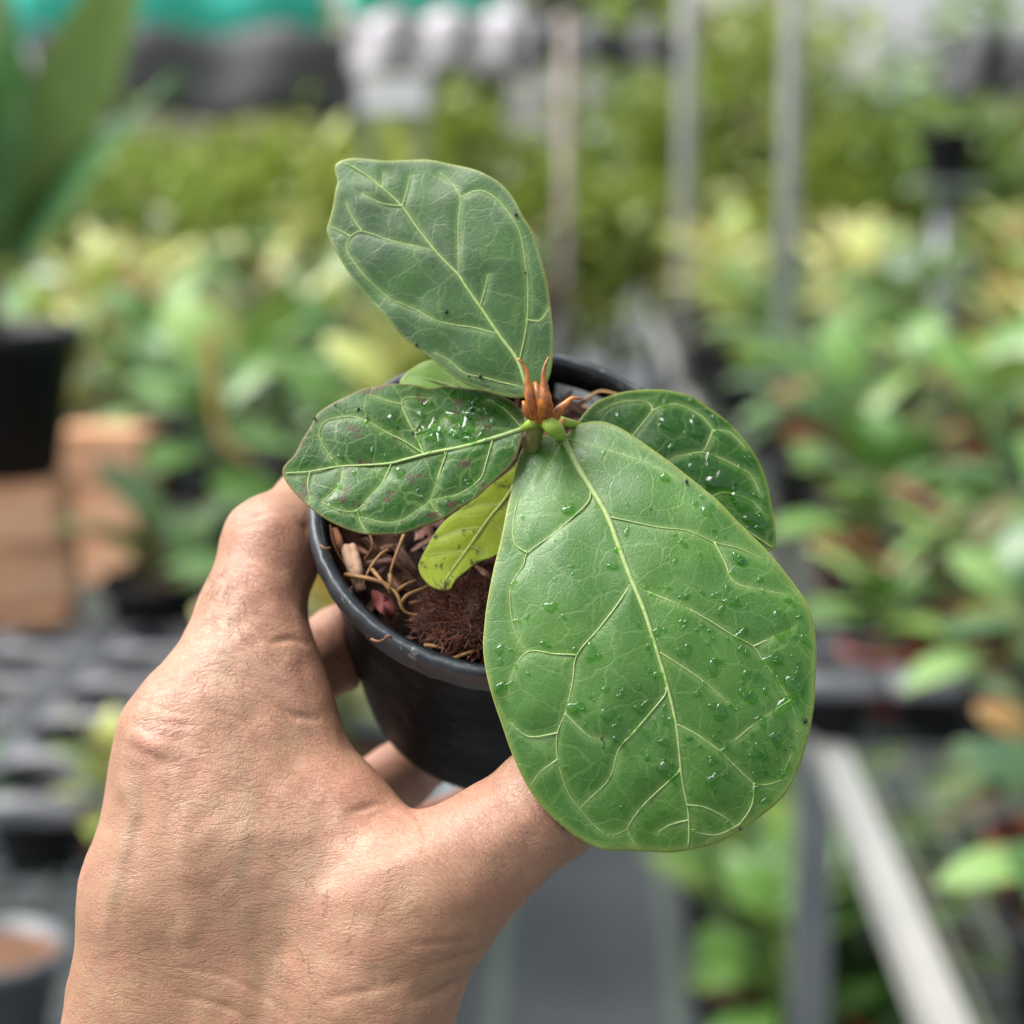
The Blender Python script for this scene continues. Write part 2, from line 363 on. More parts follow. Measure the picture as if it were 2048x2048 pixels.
# red pots in a black tray near the rail
def carrier(px, py, nx, ny, label, cell=.105, mat=M['greyplastic'], rot=0.0, z=BZ):
    p = G(px, py, z); t = empty('cell_tray', (p.x, p.y, z), (0, 0, rot)); tag(t, label, 'tray')
    h = .085; n = 24; V = []; F = []
    sq = []
    for k in range(n):
        a = 2 * math.pi * k / n; c, s = math.cos(a), math.sin(a); m = max(abs(c), abs(s)); sq.append((c / m * cell / 2, s / m * cell / 2))
    rr = cell * .41
    for (r_, z_) in ((1.0, h), (.96, h + .006), (.84, h * .55), (.74, .004), (.01, .004)):
        V += [(rr * r_ * math.cos(2 * math.pi * k / n), rr * r_ * math.sin(2 * math.pi * k / n), z_) for k in range(n)]
    V += [(x, y, h - .002) for x, y in sq] + [(x, y, h - .02) for x, y in sq]
    for i in range(4): F += [(i * n + k, i * n + (k + 1) % n, (i + 1) * n + (k + 1) % n, (i + 1) * n + k) for k in range(n)]
    F += [(5 * n + k, 5 * n + (k + 1) % n, (k + 1) % n, k) for k in range(n)] + [(6 * n + k, 6 * n + (k + 1) % n, 5 * n + (k + 1) % n, 5 * n + k) for k in range(n)]
    cm = mesh('tray_cell', V, F); cm.materials.append(mat); cm.materials.append(M['black'])
    for q in range(n, 4 * n): cm.polygons[q].material_index = 1  # inside is the same plastic; its depth shade is painted in as black
    for i in range(nx):
        for j in range(ny):
            obj('tray_cell', cm, mat, t, ((i - (nx - 1) / 2) * cell, (j - (ny - 1) / 2) * cell, 0))
    return t
carrier(110, 1540, 4, 5, 'dark grey empty cell tray on left bench beside the wrist', .15)
carrier(1850, 1440, 3, 2, 'black round-celled tray holding red pots beside the pale rail', .13, M['greyplastic'])
for px, py, s, lb in [(1760, 1420, 1.15, 'red pot with short green leaves at the tray corner by the pale rail'), (1950, 1390, 1.1, 'red pot with green leaves at right edge of the black tray')]:
    p = G(px, py, BZ + .01); plant('star', (p.x, p.y, BZ + .006), s * .9, lb)
p = G(2010, 1830, BZ); plant('brz', (p.x + .03, p.y, BZ), .9, 'red pot with bronze green leaves at right edge near the pale rail')
p = G(2090, 2050, BZ); plant('fig', (p.x + .02, p.y, BZ), 1.1, 'pale leaved seedling at bottom right corner beyond the rail')
p = G(15, 1860, BZ); plant('fig', (p.x - .06, p.y, BZ), .8, 'pale green seedling at left edge above the corner pot')
p = G(225, 1790, BZ); plant('yel', (p.x, p.y, BZ), .6, 'small yellow-green seedling touching the left side of the hand')

# bricks with a big pot on the left
def brick(p, size, rz, label):
    bm = bmesh.new(); bmesh.ops.create_cube(bm, size=1)
    for v in bm.verts: v.co = Vector((v.co.x * size[0], v.co.y * size[1], v.co.z * size[2] + size[2] / 2))
    bmesh.ops.bevel(bm, geom=bm.edges[:], offset=.006, segments=2, affect='EDGES')
    me = bpy.data.meshes.new('brick'); bm.to_mesh(me); bm.free()
    tag(obj('clay_brick', me, M['brick'], None, p, (0, 0, rz)), label, 'brick', 'clay bricks under the big left pot')
d_b = 2.35
p0 = G(60, 1320, BZ)
hb = .088
for i, (dx, rz) in enumerate([(0, .12), (.006, .2), (-.004, .08)]):
    brick((p0.x - .04 + dx, p0.y, BZ + i * (hb + .001)), (.21, .12, hb), rz, ['bottom', 'middle', 'top'][i] + ' orange clay brick of the stack under the big black pot')
p1 = G(215, 1190, BZ)
for i in range(3):
    brick((p1.x - .02, p1.y + .12, BZ + i * (hb + .001)), (.16, .11, hb), -.35 + .1 * i, ['bottom', 'middle', 'top'][i] + ' tan brick of the rear stack right of the big black pot')
pr, ph = .125, .215
bp = empty('large_potted_plant', (p0.x - .045, p0.y + .03, BZ + 3 * (hb + .001)))
tag(bp, 'tall large-leaved plant in big black pot on bricks at left edge', 'potted plant')
a, b = pot_meshes(pr, ph); obj('pot', a, M['black'], bp); obj('soil', b, M['soilbg'], bp)
obj('stem', MB().tube([(.01, 0, ph * .8), (0, 0, ph + .1), (-.01, 0, ph + .30)], [.014, .011, .006], 8).mesh('stem'), M['bark'], bp)
bigleaf = leaf_mesh('leaf', .36, .15, la, .18, .12, 10)
for a, el, sc_, mt, z, rl, dx in [(.05, 64, (1.5, .75, 1), 'lf_grn', .10, -1.4, .02), (-.35, 83, (1.25, 1.35, 1), 'lf_dark', .08, 1.45, -.035), (-.1, 52, 1.0, 'lf_blue', .09, .55, .03), (2.9, 60, 1, 'lf_dark', .16, .6, 0), (-2.2, 70, 1.1, 'lf_dark', .2, .3, -.02), (1.2, 80, 1.25, 'lf_dark', .06, .9, -.02)]:
    me = bigleaf.copy(); me.materials.clear(); me.materials.append(M[mt])
    obj('leaf', me, None, bp, (dx, 0, ph + z), (rl, -R(el), a), sc_)
# black pots beside bricks
def lone_pot(px, py, r, h, label, mat):
    p = G(px, py, BZ); t = empty('plant_pot', (p.x, p.y, BZ)); tag(t, label, 'pot'); a, b = pot_meshes(r, h)
    obj('pot', a, mat, t); obj('soil', b, M['soilbg'], t); return t
lone_pot(-10, 2075, .06, .08, 'grey rimmed pot of brown soil at bottom left corner', M['greyplastic'])
lp = lone_pot(330, 1320, .085, .125, 'wide black pot of brown soil between bricks and index finger', M['black'])
for i in range(7):
    obj('leaf', bpy.data.meshes['leaf'], None, lp, (.02 * math.cos(i * 2.4), .02 * math.sin(i * 2.4), .11 + .01 * i), (.2, -R(15 + 8 * i), i * 2.4 + .6), 1.35)
# dry brown leaf and curved stem among the left plants
q = G(335, 1120, BZ)
dl = obj('dry_leaf', leaf_mesh('dry_leaf', .16, .085, ob, .3), M['brownleaf'], None, (q.x - .01, q.y - .03, BZ + .10), (.9, -R(62), 1.9)); dl.modifiers.new('s', 'SOLIDIFY').thickness = .001
tag(dl, 'large dark brown dead leaf standing beside the rear bricks', 'dead leaf')
P = [W(px, py, 2.5) for px, py in [(418, 660), (425, 760), (432, 840), (455, 890), (505, 925)]]
st = obj('dry_stalk', MB().tube(resample([tuple(v - P[0]) for v in P], 20), [.006 - .003 * i / 19 for i in range(20)], 8).mesh('dry_stalk'), simple('orange_stalk', (.45, .22, .06), (.36, .2, .07), .6), None, P[0])
tag(st, 'curved orange-brown stalk bending among plants left of the pot', 'stalk')
# shrubs and trees behind the benches
def shrub(x, y, h, rx, mat, label, seed, lo=.5, leafs=1100, ls=.15):
    t = empty('shrub', (x, y, 0)); tag(t, label, 'shrub', 'shrubs beyond the benches'); r2 = np.random.default_rng(seed)
    obj('trunk', MB().tube([(0, 0, 0), (.03, .02, h * .5), (0, 0, h * .85)], [.04, .03, .012], 8).mesh('trunk'), M['bark'], t)
    mb = MB(); cl = r2.normal(size=(14, 3)) * [.5, .4, .45]
    for i in range(leafs):
        c = cl[r2.integers(14)] + r2.normal(size=3) * .2
        p = np.array([c[0] * rx, c[1] * rx * .6, lo + (h - lo) * (.5 + c[2] * .5)]); p[2] = max(p[2], lo * .6)
        u = r2.normal(size=3); u /= np.linalg.norm(u); v = np.cross(u, r2.normal(size=3)); v /= np.linalg.norm(v); L = ls * r2.uniform(.6, 1.4)
        mb.add([p, p + u * L * .5 + v * L * .25, p + u * L, p + u * L * .5 - v * L * .25], [(0, 1, 2, 3)])
    tag(obj('crown', mb.mesh('crown'), mat, t), kind='stuff')
M['lf_lime'] = varied_leaf('lime_shrub_leaf', [(.26, .36, .05), (.40, .44, .09), (.20, .30, .04), (.46, .46, .15)], .4, .3)
SH = [('lf_grn', 'fresh green'), ('lf_lime', 'yellow-green'), ('lf_dark', 'dark green'), ('lf_blue', 'blue-green')]
for i, (px, d, h, rx, m) in enumerate([(120, 10, 1.4, .8, 1), (420, 9.7, 1.3, .7, 1), (640, 9.4, 1.35, .6, 1), (880, 9.6, 1.4, .6, 1), (1010, 9.4, 1.35, .45, 1), (1230, 10.8, 1.3, .5, 1), (1320, 11.6, 1.45, .6, 0),
                                       (1480, 11, 1.95, .7, 1), (1640, 10.6, 1.68, .8, 1), (1760, 11.2, 1.75, .7, 3), (1930, 10.5, 1.7, .7, 1), (2060, 10, 1.75, .6, 0), (560, 11.6, 1.7, .7, 1), (1420, 12.5, 2.3, .5, 1)]):
    p = W(px, 340, d); words = ['behind the big left plant', 'under the left end of grey cloth', 'under the grey cloth, above the top leaf tip', 'below the pale lilac sheet', 'left of the slim far post', 'at the aisle end right of slim post', 'behind the second pale post',
                             'between the two pale posts', 'right of the nearest post', 'under the bright sky at right', 'under the dark roof edge at right', 'at the far right edge', 'deep behind the grey cloth', 'tallest against the sky between posts'][i]
    shrub(p.x, p.y, h + (.25 if px < 1100 else .36), rx * 1.3, M[SH[m][0]], f'{SH[m][1]} shrub {words}', 40 + i)
# black pot high at the right
hp = W(1895, 300, 6.2); t = empty('stand_pot', (hp.x, hp.y, hp.z - .1)); tag(t, 'black pot raised above yellow plants at far right', 'pot')
a, b = pot_meshes(.10, .17); obj('pot', a, M['black'], t); obj('soil', b, M['soilbg'], t)
ps = empty('pot_stand', (hp.x, hp.y, 0)); tag(ps, 'grey stand carrying the raised black pot at right', 'stand')
obj('column', MB().tube([(0, 0, 0), (0, 0, hp.z - .122)], .04, 10).mesh('column'), M['galv'], ps); obj('shelf', MB().box((0, 0, hp.z - .111), (.22, .22, .02)).mesh('shelf', False), M['galv'], ps)
for q in list(PROTO.values()):
    for ch in list(q.children): bpy.data.objects.remove(ch)
    bpy.data.objects.remove(q)

# ================================================================== HELD PLANT
RC = C(1032, 1008, .421)                                   # rim centre, camera frame
NP = np.array([.05, .755, 1.0]); NP /= np.linalg.norm(NP)  # pot axis (up)
UP = np.cross([0, 1, 0], NP); UP /= np.linalg.norm(UP); VP = np.cross(NP, UP)
PH, RT, RB = .068, .0430, .0345                            # pot height, wall radius at top and bottom
ORG = RC - NP * PH                                         # base of the pot
MAT3 = CR                                                  # the held thing is turned like the lens axis
plantT = empty('potted_fig_seedling', CL + CR @ Vector(ORG), cam.rotation_euler)
tag(plantT, 'small fig seedling with five glossy green leaves in black plastic pot, held in the hand', 'potted plant')
def loc(V): return np.asarray(V, float) - ORG              # camera frame -> thing frame
def potf(r, a, z):                                         # pot coords (z from the rim, up) -> thing frame
    return loc(RC + NP * z + r * (math.cos(a) * UP + math.sin(a) * VP))

def pot_mat():
    t = NT('black_pot_plastic'); v = t.coord('UV'); o = t.coord()
    ln = t.noise(t.mapping(v, (6, 260, 1)), 1, 3, .6); n = t.noise(o, 260, 4); n2 = t.noise(o, 60, 4)
    c = t.mix(t.mapr(n2, .45, .75), (.0035, .0036, .0045), (.008, .0085, .0095))
    c = t.mix(t.mapr(n, .60, .70, 0, .55), c, (.07, .06, .05))
    t.P(Base_Color=c, Roughness=t.mapr(n2, .3, .7, .38, .6), Specular_IOR_Level=.14, Normal=t.bump(n, .15, .0004, t.bump(ln, .55, .0006))); return t.m
M['pot'] = pot_mat()
def rim_mat():
    t = NT('worn_rim_sky_tint'); o = t.coord(); n = t.noise(o, 300, 5, .6); n2 = t.noise(o, 90, 4)
    c = t.mix(t.mapr(n2, .4, .75), (.018, .024, .030), (.042, .052, .060)); c = t.mix(t.mapr(n, .62, .72, 0, .8), c, (.18, .19, .19))  # blue-grey base has the sky's reflection painted in; pale flecks are scuffs
    t.P(Base_Color=c, Roughness=t.mapr(n2, .3, .7, .3, .5), Normal=t.bump(n, .35, .0005)); return t.m
M['rimm'] = rim_mat()
# wall, with windows under the rim at the back
N = 144; zs = np.r_[0, -.004, -.006, -.012, -.0175, np.linspace(-.021, -PH, 10)]
V = []; F = []; UVs = []
for z in zs:
    r = RB + (RT - RB) * (1 + z / PH) ** .9
    for k in range(N): V.append(potf(r, 2 * math.pi * k / N, z)); UVs.append((k / N, z / PH))
def in_window(k, i):
    a = (360 * (k + .5) / N) % 360
    return 2 <= i <= 3 and any(abs((a - c + 180) % 360 - 180) < 9 for c in (66, 120, 30))
for i in range(len(zs) - 1):
    for k in range(N):
        if not in_window(k, i): F.append((i * N + k, i * N + (k + 1) % N, (i + 1) * N + (k + 1) % N, (i + 1) * N + k))
V.append(potf(0, 0, -PH)); UVs.append((0, -1)); b = (len(zs) - 1) * N
F += [(b + k, b + (k + 1) % N, len(V) - 1) for k in range(N)]
me = mesh('pot', V, F); uv = me.uv_layers.new(name='UVMap')
for li, l in enumerate(me.loops): uv.data[li].uv = UVs[l.vertex_index]
pot = obj('pot', me, M['pot'], plantT); s = pot.modifiers.new('s', 'SOLIDIFY'); s.thickness = .0011; s.offset = 0
# rim: rolled lip
prof = [(RT + .0003, -.0062), (.0452, -.0060), (.0457, -.0040), (.0456, -.0008), (.0452, .0004), (.0446, .0008), (.0436, .0006), (.0429, -.0002), (.0425, -.0020), (.0424, -.006)]
V = [potf(r + .00018 * math.sin(k * 2.1) * math.sin(k * .37), 2 * math.pi * k / N, z) for r, z in prof for k in range(N)]; m = len(prof)
F = [(i * N + k, i * N + (k + 1) % N, (i + 1) * N + (k + 1) % N, (i + 1) * N + k) for i in range(m - 1) for k in range(N)]
obj('rim', mesh('rim', V, F), M['rimm'], pot)
# soil
SZ = -.011
def soil_mat():
    t = NT('coir_soil'); o = t.coord(); n = t.noise(o, 420, 6, .65); n2 = t.noise(o, 120, 5)
    c = t.mix(t.mapr(n2, .35, .65), (.010, .0055, .004), (.045, .018, .010)); c = t.mix(t.mapr(n, .58, .7, 0, .7), c, (.20, .10, .055))
    t.P(Base_Color=c, Roughness=.9, Specular_IOR_Level=.2, Normal=t.bump(n, .9, .0015)); return t.m
M['soil'] = soil_mat()
V = []; nr, na = 26, 90
for i in range(nr):
    for k in range(na):
        r = .0418 * (i + .02) / (nr - 1); a = 2 * math.pi * k / na; q = np.array([[r * math.cos(a) * 260, r * math.sin(a) * 260, 0]])
        V.append(potf(r, a, SZ + .0035 * (vnoise(q, 3)[0] - .5) + .004 * (vnoise(q * .35, 5)[0] - .5)))
F = [(i * na + k, i * na + (k + 1) % na, (i + 1) * na + (k + 1) % na, (i + 1) * na + k) for i in range(nr - 1) for k in range(na)]
soil = obj('soil', mesh('soil', V, F), M['soil'], plantT)
def chip_mat():
    t = NT('bark_chips'); oi = t.n('ObjectInfo'); r = t.n('ValToRGB'); t.l(oi.outputs['Random'], r.inputs[0]); e = r.color_ramp.elements
    cols = [(.015, .008, .006), (.065, .024, .014), (.025, .011, .007), (.15, .055, .025), (.04, .015, .01), (.10, .03, .018), (.015, .008, .006)]
    while len(e) < len(cols): e.new(.5)
    for i, c in enumerate(cols): e[i].position = i / 6; e[i].color = (*c, 1)
    n = t.noise(t.mapping(t.coord(), (120, 900, 900)), 1, 4)
    t.P(Base_Color=t.mix(t.mapr(n, .4, .7, 0, .45), r.outputs[0], (.24, .13, .08)), Roughness=.6, Specular_IOR_Level=.3, Normal=t.bump(n, .6, .0006)); return t.m
M['chip'] = chip_mat()
chipm = []
for q in range(7):
    r2 = np.random.default_rng(100 + q); L, w_, h_ = r2.uniform(.004, .009), r2.uniform(.0012, .003), r2.uniform(.0008, .0018)
    V = []
    for i, x in enumerate(np.linspace(-1, 1, 4)):
        for k in range(5):
            a = 2 * math.pi * k / 5 + r2.uniform(-.3, .3); f_ = (1 - .45 * abs(x) ** 2) * r2.uniform(.75, 1.15)
            V.append((x * L / 2 + r2.normal() * .0003, w_ / 2 * f_ * math.cos(a), h_ / 2 * f_ * math.sin(a)))
    F = [(i * 5 + k, i * 5 + (k + 1) % 5, (i + 1) * 5 + (k + 1) % 5, (i + 1) * 5 + k) for i in range(3) for k in range(5)] + [(4, 3, 2, 1, 0), (15, 16, 17, 18, 19)]
    me = mesh('bark_chip', V, F, False); me.materials.append(M['chip']); chipm.append(me)
PM = Matrix(np.stack([UP, VP, NP], 1).tolist())
for i in range(230):
    r = .040 * math.sqrt(rnd.random()); a = rnd.uniform(0, 6.283)
    Rr = PM @ Euler((rnd.uniform(-.5, .5), rnd.uniform(-.55, .55), rnd.uniform(0, 6.28))).to_matrix()
    o = obj('bark_chip', chipm[i % 7], None, soil, tuple(potf(r, a, SZ + rnd.uniform(.0005, .0035))), Rr.to_euler(), rnd.uniform(.6, 1.25))
def on_plane(px, py, z):                # camera ray meets pot plane at height z
    d = C(px, py, 1.0); t = (RC + NP * z).dot(NP) / d.dot(NP); return d * t
# single pale wood chip, red flake, coir clump
def stick(name, pts, rr, mat, flat=1.0, n=7):
    P = resample([loc(on_plane(x, y, z)) for x, y, z in pts], 14)
    return obj(name, MB().tube(P, [rr * (.75 + .25 * math.sin(math.pi * i / 13)) for i in range(14)], n).mesh(name), mat, soil)
M['palewood'] = simple('pale_wood', (.50, .33, .22), (.36, .21, .13), .8, 300, .8, bdist=.001)
stick('wood_chip', [(690, 1095, SZ + .005), (706, 1135, SZ + .005), (722, 1180, SZ + .004)], .0016, M['palewood'])
stick('wood_chip', [(704, 1092, SZ + .005), (716, 1140, SZ + .006), (716, 1165, SZ + .005)], .0012, M['palewood'])
stick('wood_chip', [(668, 1060, SZ + .006), (676, 1085, SZ + .006), (680, 1100, SZ + .005)], .0012, simple('russet_wood', (.36, .14, .06), (.25, .1, .05), .8, 300))
red = resample([(745, 1186), (758, 1183), (785, 1205), (788, 1228), (765, 1232), (752, 1212)], 30, True)
V = [loc(on_plane(x, y, SZ + .005 + .0015 * math.sin(x * .2))) for x, y in red] + [loc(on_plane(767, 1208, SZ + .0056))]
ro = obj('bark_flake', mesh('bark_flake', V, [(k, (k + 1) % 30, 30) for k in range(30)]), simple('red_flake', (.13, .018, .018), (.20, .05, .035), .75, 200), soil)
ro.modifiers.new('s', 'SOLIDIFY').thickness = .0006
M['fibre'] = simple('golden_fibre', (.42, .24, .08), (.30, .15, .05), .6, 150)
M['fibred'] = simple('brown_fibre', (.20, .085, .035), (.12, .05, .025), .7, 150)
for pts, rr, m_ in [([(775, 1100, 6), (760, 1110, 8), (738, 1140, 7), (722, 1180, 5)], .35, 'fibre'), ([(808, 1070, 9), (800, 1090, 9), (785, 1130, 8), (776, 1165, 6)], .42, 'fibre'),
                   ([(690, 1150, 6), (740, 1158, 8), (775, 1170, 8), (795, 1190, 8), (803, 1215, 7), (820, 1228, 6), (868, 1232, 6)], .55, 'fibre'), ([(745, 1140, 6), (762, 1160, 8), (778, 1180, 8)], .5, 'fibre'),
                   ([(790, 1185, 7), (810, 1170, 9), (832, 1160, 7)], .4, 'fibre'), ([(802, 1208, 7), (815, 1190, 9), (850, 1175, 7), (862, 1166, 6)], .42, 'fibre'), ([(820, 1208, 6), (840, 1203, 7), (866, 1206, 5)], .5, 'fibred'),
                   ([(846, 1215, 6), (845, 1235, 6), (840, 1255, 5)], .35, 'fibre'), ([(780, 1150, 9), (782, 1165, 9), (778, 1185, 7)], .6, 'fibre'), ([(850, 1290, 4), (880, 1295, 6), (900, 1305, 4)], .5, 'fibre'),
                   ([(900, 1320, 5), (930, 1308, 6), (956, 1300, 6), (972, 1296, 6)], .55, 'fibre'), ([(735, 1060, 8), (745, 1090, 8), (728, 1120, 6)], .3, 'fibred'), ([(1170, 800, 9), (1200, 783, 11), (1240, 790, 12), (1290, 800, 9)], .35, 'fibre'),
                   ([(1165, 812, 6), (1190, 820, 8), (1180, 795, 9)], .4, 'fibred'), ([(660, 1050, 8), (668, 1090, 8), (690, 1130, 6)], .25, 'fibred')]:
    P = resample([loc(on_plane(x, y, SZ + z * .001)) for x, y, z in pts], 24)
    obj('root_fibre', MB().tube(P, [rr * .001 * (1 - .5 * i / 23) for i in range(24)], 6).mesh('root_fibre'), M[m_], soil)
cc = loc(on_plane(950, 1245, SZ + .004)); mb = MB()
bm = bmesh.new(); bmesh.ops.create_icosphere(bm, subdivisions=4, radius=1)
nv = np.array([v.co[:] for v in bm.verts]); dn = .75 + .5 * vnoise(nv * 3, 9)
for v, q in zip(bm.verts, dn): v.co = Vector(cc) + PM @ Vector((v.co.x * .011 * q, v.co.y * .0085 * q, v.co.z * .0062 * q))
me = bpy.data.meshes.new('coir_clump'); bm.to_mesh(me); bm.free()
clump = obj('coir_clump', me, simple('coir', (.055, .02, .013), (.03, .012, .009), .9, 500, 1, bdist=.001), soil)
r2 = np.random.default_rng(5)
for i in range(1700):
    dv = r2.normal(size=3); dv /= np.linalg.norm(dv); dv[2] = abs(dv[2])
    p = cc + np.array(PM @ Vector((dv[0] * .0105, dv[1] * .0082, dv[2] * .006))) ; tdir = np.array(PM @ Vector(dv * .6 + r2.normal(size=3) * .6)); tdir /= np.linalg.norm(tdir); L = r2.uniform(.002, .0055)
    mb.tube([p, p + tdir * L * .5 + r2.normal(size=3) * .0003, p + tdir * L], [.00014, .00011, .00005], 3, False)
tag(obj('coir_fibre', mb.mesh('coir_fibre'), simple('coir_hair', (.24, .085, .045), (.10, .035, .02), .7, 300), clump), kind='stuff')
# loose fibres on the rim
for pts in [[(742, 1278, 2), (756, 1283, 2.5), (770, 1279, 2)], [(770, 1276, 2), (778, 1272, 3), (783, 1276, 2)], [(640, 1090, 2), (650, 1097, 2.4), (660, 1096, 2)]]:
    P = resample([loc(on_plane(x, y, z * .001)) for x, y, z in pts], 10)
    obj('root_fibre', MB().tube(P, .0003, 6).mesh('root_fibre'), M['fibred'], soil)

# ------------------------------------------------------------------ leaves
def leaf_mat(name, c1, c2, ter=.5, spots=0., rough=.36, edge=(.30, .33, .08), wet=.0, gloss=.5, blotch=None, vc=(.24, .35, .11)):
    t = NT(name); uv = t.coord('UV')
    vd = t.attr('vein_distance').outputs['Fac']; ed = t.attr('edge_nearness').outputs['Fac']
    wob = t.noise(uv, 1.6, 3); wv = t.n('VectorMath', operation='ADD'); t.l(uv, wv.inputs[0])
    cm = t.n('CombineXYZ'); t.l(t.math('MULTIPLY', wob, .5), cm.inputs[0]); t.l(t.math('MULTIPLY', t.noise(t.mapping(uv, loc=(5, 3, 0)), 1.6, 3), .5), cm.inputs[1]); t.l(cm.outputs[0], wv.inputs[1])
    V1 = t.voro(wv.outputs[0], 1.25); V2 = t.voro(wv.outputs[0], 3.6); V3 = t.voro(wv.outputs[0], 9.0)
    l1 = t.mapr(V1, 0.012, .035, 1, 0); l2 = t.mapr(V2, 0.015, .055, 1, 0); l3 = t.mapr(V3, .02, .1, 1, 0)
    n1 = t.noise(uv, .55, 5, .6); n2 = t.noise(uv, 14, 4); n3 = t.noise(t.mapping(uv, (1, 1, 1), loc=(9, 2, 0)), 60, 3)
    c = t.mix(t.mapr(n1, .32, .68), c1, c2)
    c = t.mix(t.mapr(n2, .45, .7, 0, .25), c, tuple(q * 1.5 for q in c1))
    c = t.mix(t.math('MULTIPLY', l3, .07 * ter), c, vc); c = t.mix(t.math('MULTIPLY', l2, .20 * ter), c, vc); c = t.mix(t.math('MULTIPLY', l1, .45 * ter), c, vc)
    c = t.mix(t.mapr(vd, .35, 1.6, .22, 0), c, vc)
    c = t.mix(t.mapr(vd, .10, .34, .6, 0), c, vc)
    if spots:
        s1 = t.noise(t.mapping(uv, loc=(3, 7, 0)), 2.3, 6, .7); c = t.mix(t.mapr(s1, .60 - .05 * spots, .66 - .04 * spots, 0, .85), c, (.06, .028, .015))
    if blotch: c = t.mix(t.mapr(t.noise(t.mapping(uv, loc=(1, 4, 0)), .8, 3), .45, .65, 0, .7), c, blotch)
    c = t.mix(t.mapr(ed, .95, .992, 0, .3), c, edge); c = t.mix(t.mapr(ed, .993, .998, 0, .5), c, tuple(min(1, q * 1.5) for q in edge))
    wn = t.noise(t.mapping(uv, loc=(2, 9, 0)), 2.0, 5, .65); rg = t.math('ADD', t.mapr(n2, .3, .7, rough, rough + .12), t.mapr(wn, .52, .60, 0, -.24 * wet))
    h = t.math('ADD', t.math('MULTIPLY', l1, -.25), t.math('ADD', t.math('MULTIPLY', l2, -.16), t.math('ADD', t.math('MULTIPLY', l3, -.14), t.math('ADD', t.math('MULTIPLY', n3, .4), t.math('MULTIPLY', n2, .3)))))
    t.P(Base_Color=c, Roughness=rg, Specular_IOR_Level=gloss, Normal=t.bump(h, .22, .0005))
    tr = t.n('BsdfTranslucent'); t.l(t.mix(.5, c, (.25, .45, .03)), tr.inputs[0]); mx = t.n('MixShader'); mx.inputs[0].default_value = .12
    t.l(t.p.outputs[0], mx.inputs[1]); t.l(tr.outputs[0], mx.inputs[2]); t.l(mx.outputs[0], t.out.inputs[0])
    return t.m
def vein_mat():
    t = NT('leaf_vein'); o = t.coord(); n = t.noise(o, 700, 4)
    t.P(Base_Color=t.mix(t.mapr(n, .35, .7), (.30, .40, .14), (.22, .33, .10)), Roughness=.45, Normal=t.bump(n, .4, .0003)); return t.m
M['vein'] = vein_mat(); M['limevein'] = simple('lime_vein', (.70, .78, .26), (.62, .72, .2), .5, 400)
def water_mat():
    t = NT('water'); g_ = t.n('BsdfGlossy'); g_.inputs['Roughness'].default_value = .06; tr = t.n('BsdfTransparent'); tr.inputs[0].default_value = (.66, .86, .52, 1)
    fr = t.n('Fresnel'); fr.inputs['IOR'].default_value = 1.55; mx = t.n('MixShader'); t.l(t.math('MULTIPLY', fr.outputs[0], t.math('SUBTRACT', 1.0, t.n('NewGeometry').outputs['Backfacing'])), mx.inputs[0]); t.l(tr.outputs[0], mx.inputs[1]); t.l(g_.outputs[0], mx.inputs[2]); t.l(mx.outputs[0], t.out.inputs[0]); return t.m
M['water'] = water_mat()
class Leaf:
    def __init__(s, ctr, d0, tilt, axis, ka=0., kb=0., kc=0., extra=None):
        n = np.array([tilt[0], tilt[1], 1.0]); s.n = n / np.linalg.norm(n); s.o = C(ctr[0], ctr[1], d0)
        a = np.array([axis[0], -axis[1], 0.0]); a = a - s.n * a.dot(s.n); s.a = a / np.linalg.norm(a); s.b = np.cross(s.n, s.a)
        s.ka, s.kb, s.kc, s.extra = ka, kb, kc, extra
    def height(s, a, b):
        h = -s.ka * a * a - s.kb * b * b + s.kc * a * b
        if s.extra is not None: h = h + s.extra(a, b)
        return h
    def at(s, P, off=0.0):
        P = np.atleast_2d(np.asarray(P, float)); r = np.stack([(P[:, 0] - 1024) / FP, (1024 - P[:, 1]) / FP, -np.ones(len(P))], 1)
        rn = r @ s.n; h = 0
        for _ in range(7):
            d = (s.o.dot(s.n) + h) / rn; p = r * d[:, None]; q = p - s.o; h = s.height(q @ s.a, q @ s.b) + off
        return p
    def ab(s, p): q = p - s.o; return np.stack([q @ s.a, q @ s.b], 1)
    def normal(s, P):
        P = np.atleast_2d(P); e = 3.0; x = s.at(P + [e, 0]) - s.at(P - [e, 0]); y = s.at(P - [0, e]) - s.at(P + [0, e]); n = np.cross(x, y)
        return n / np.linalg.norm(n, axis=1)[:, None]
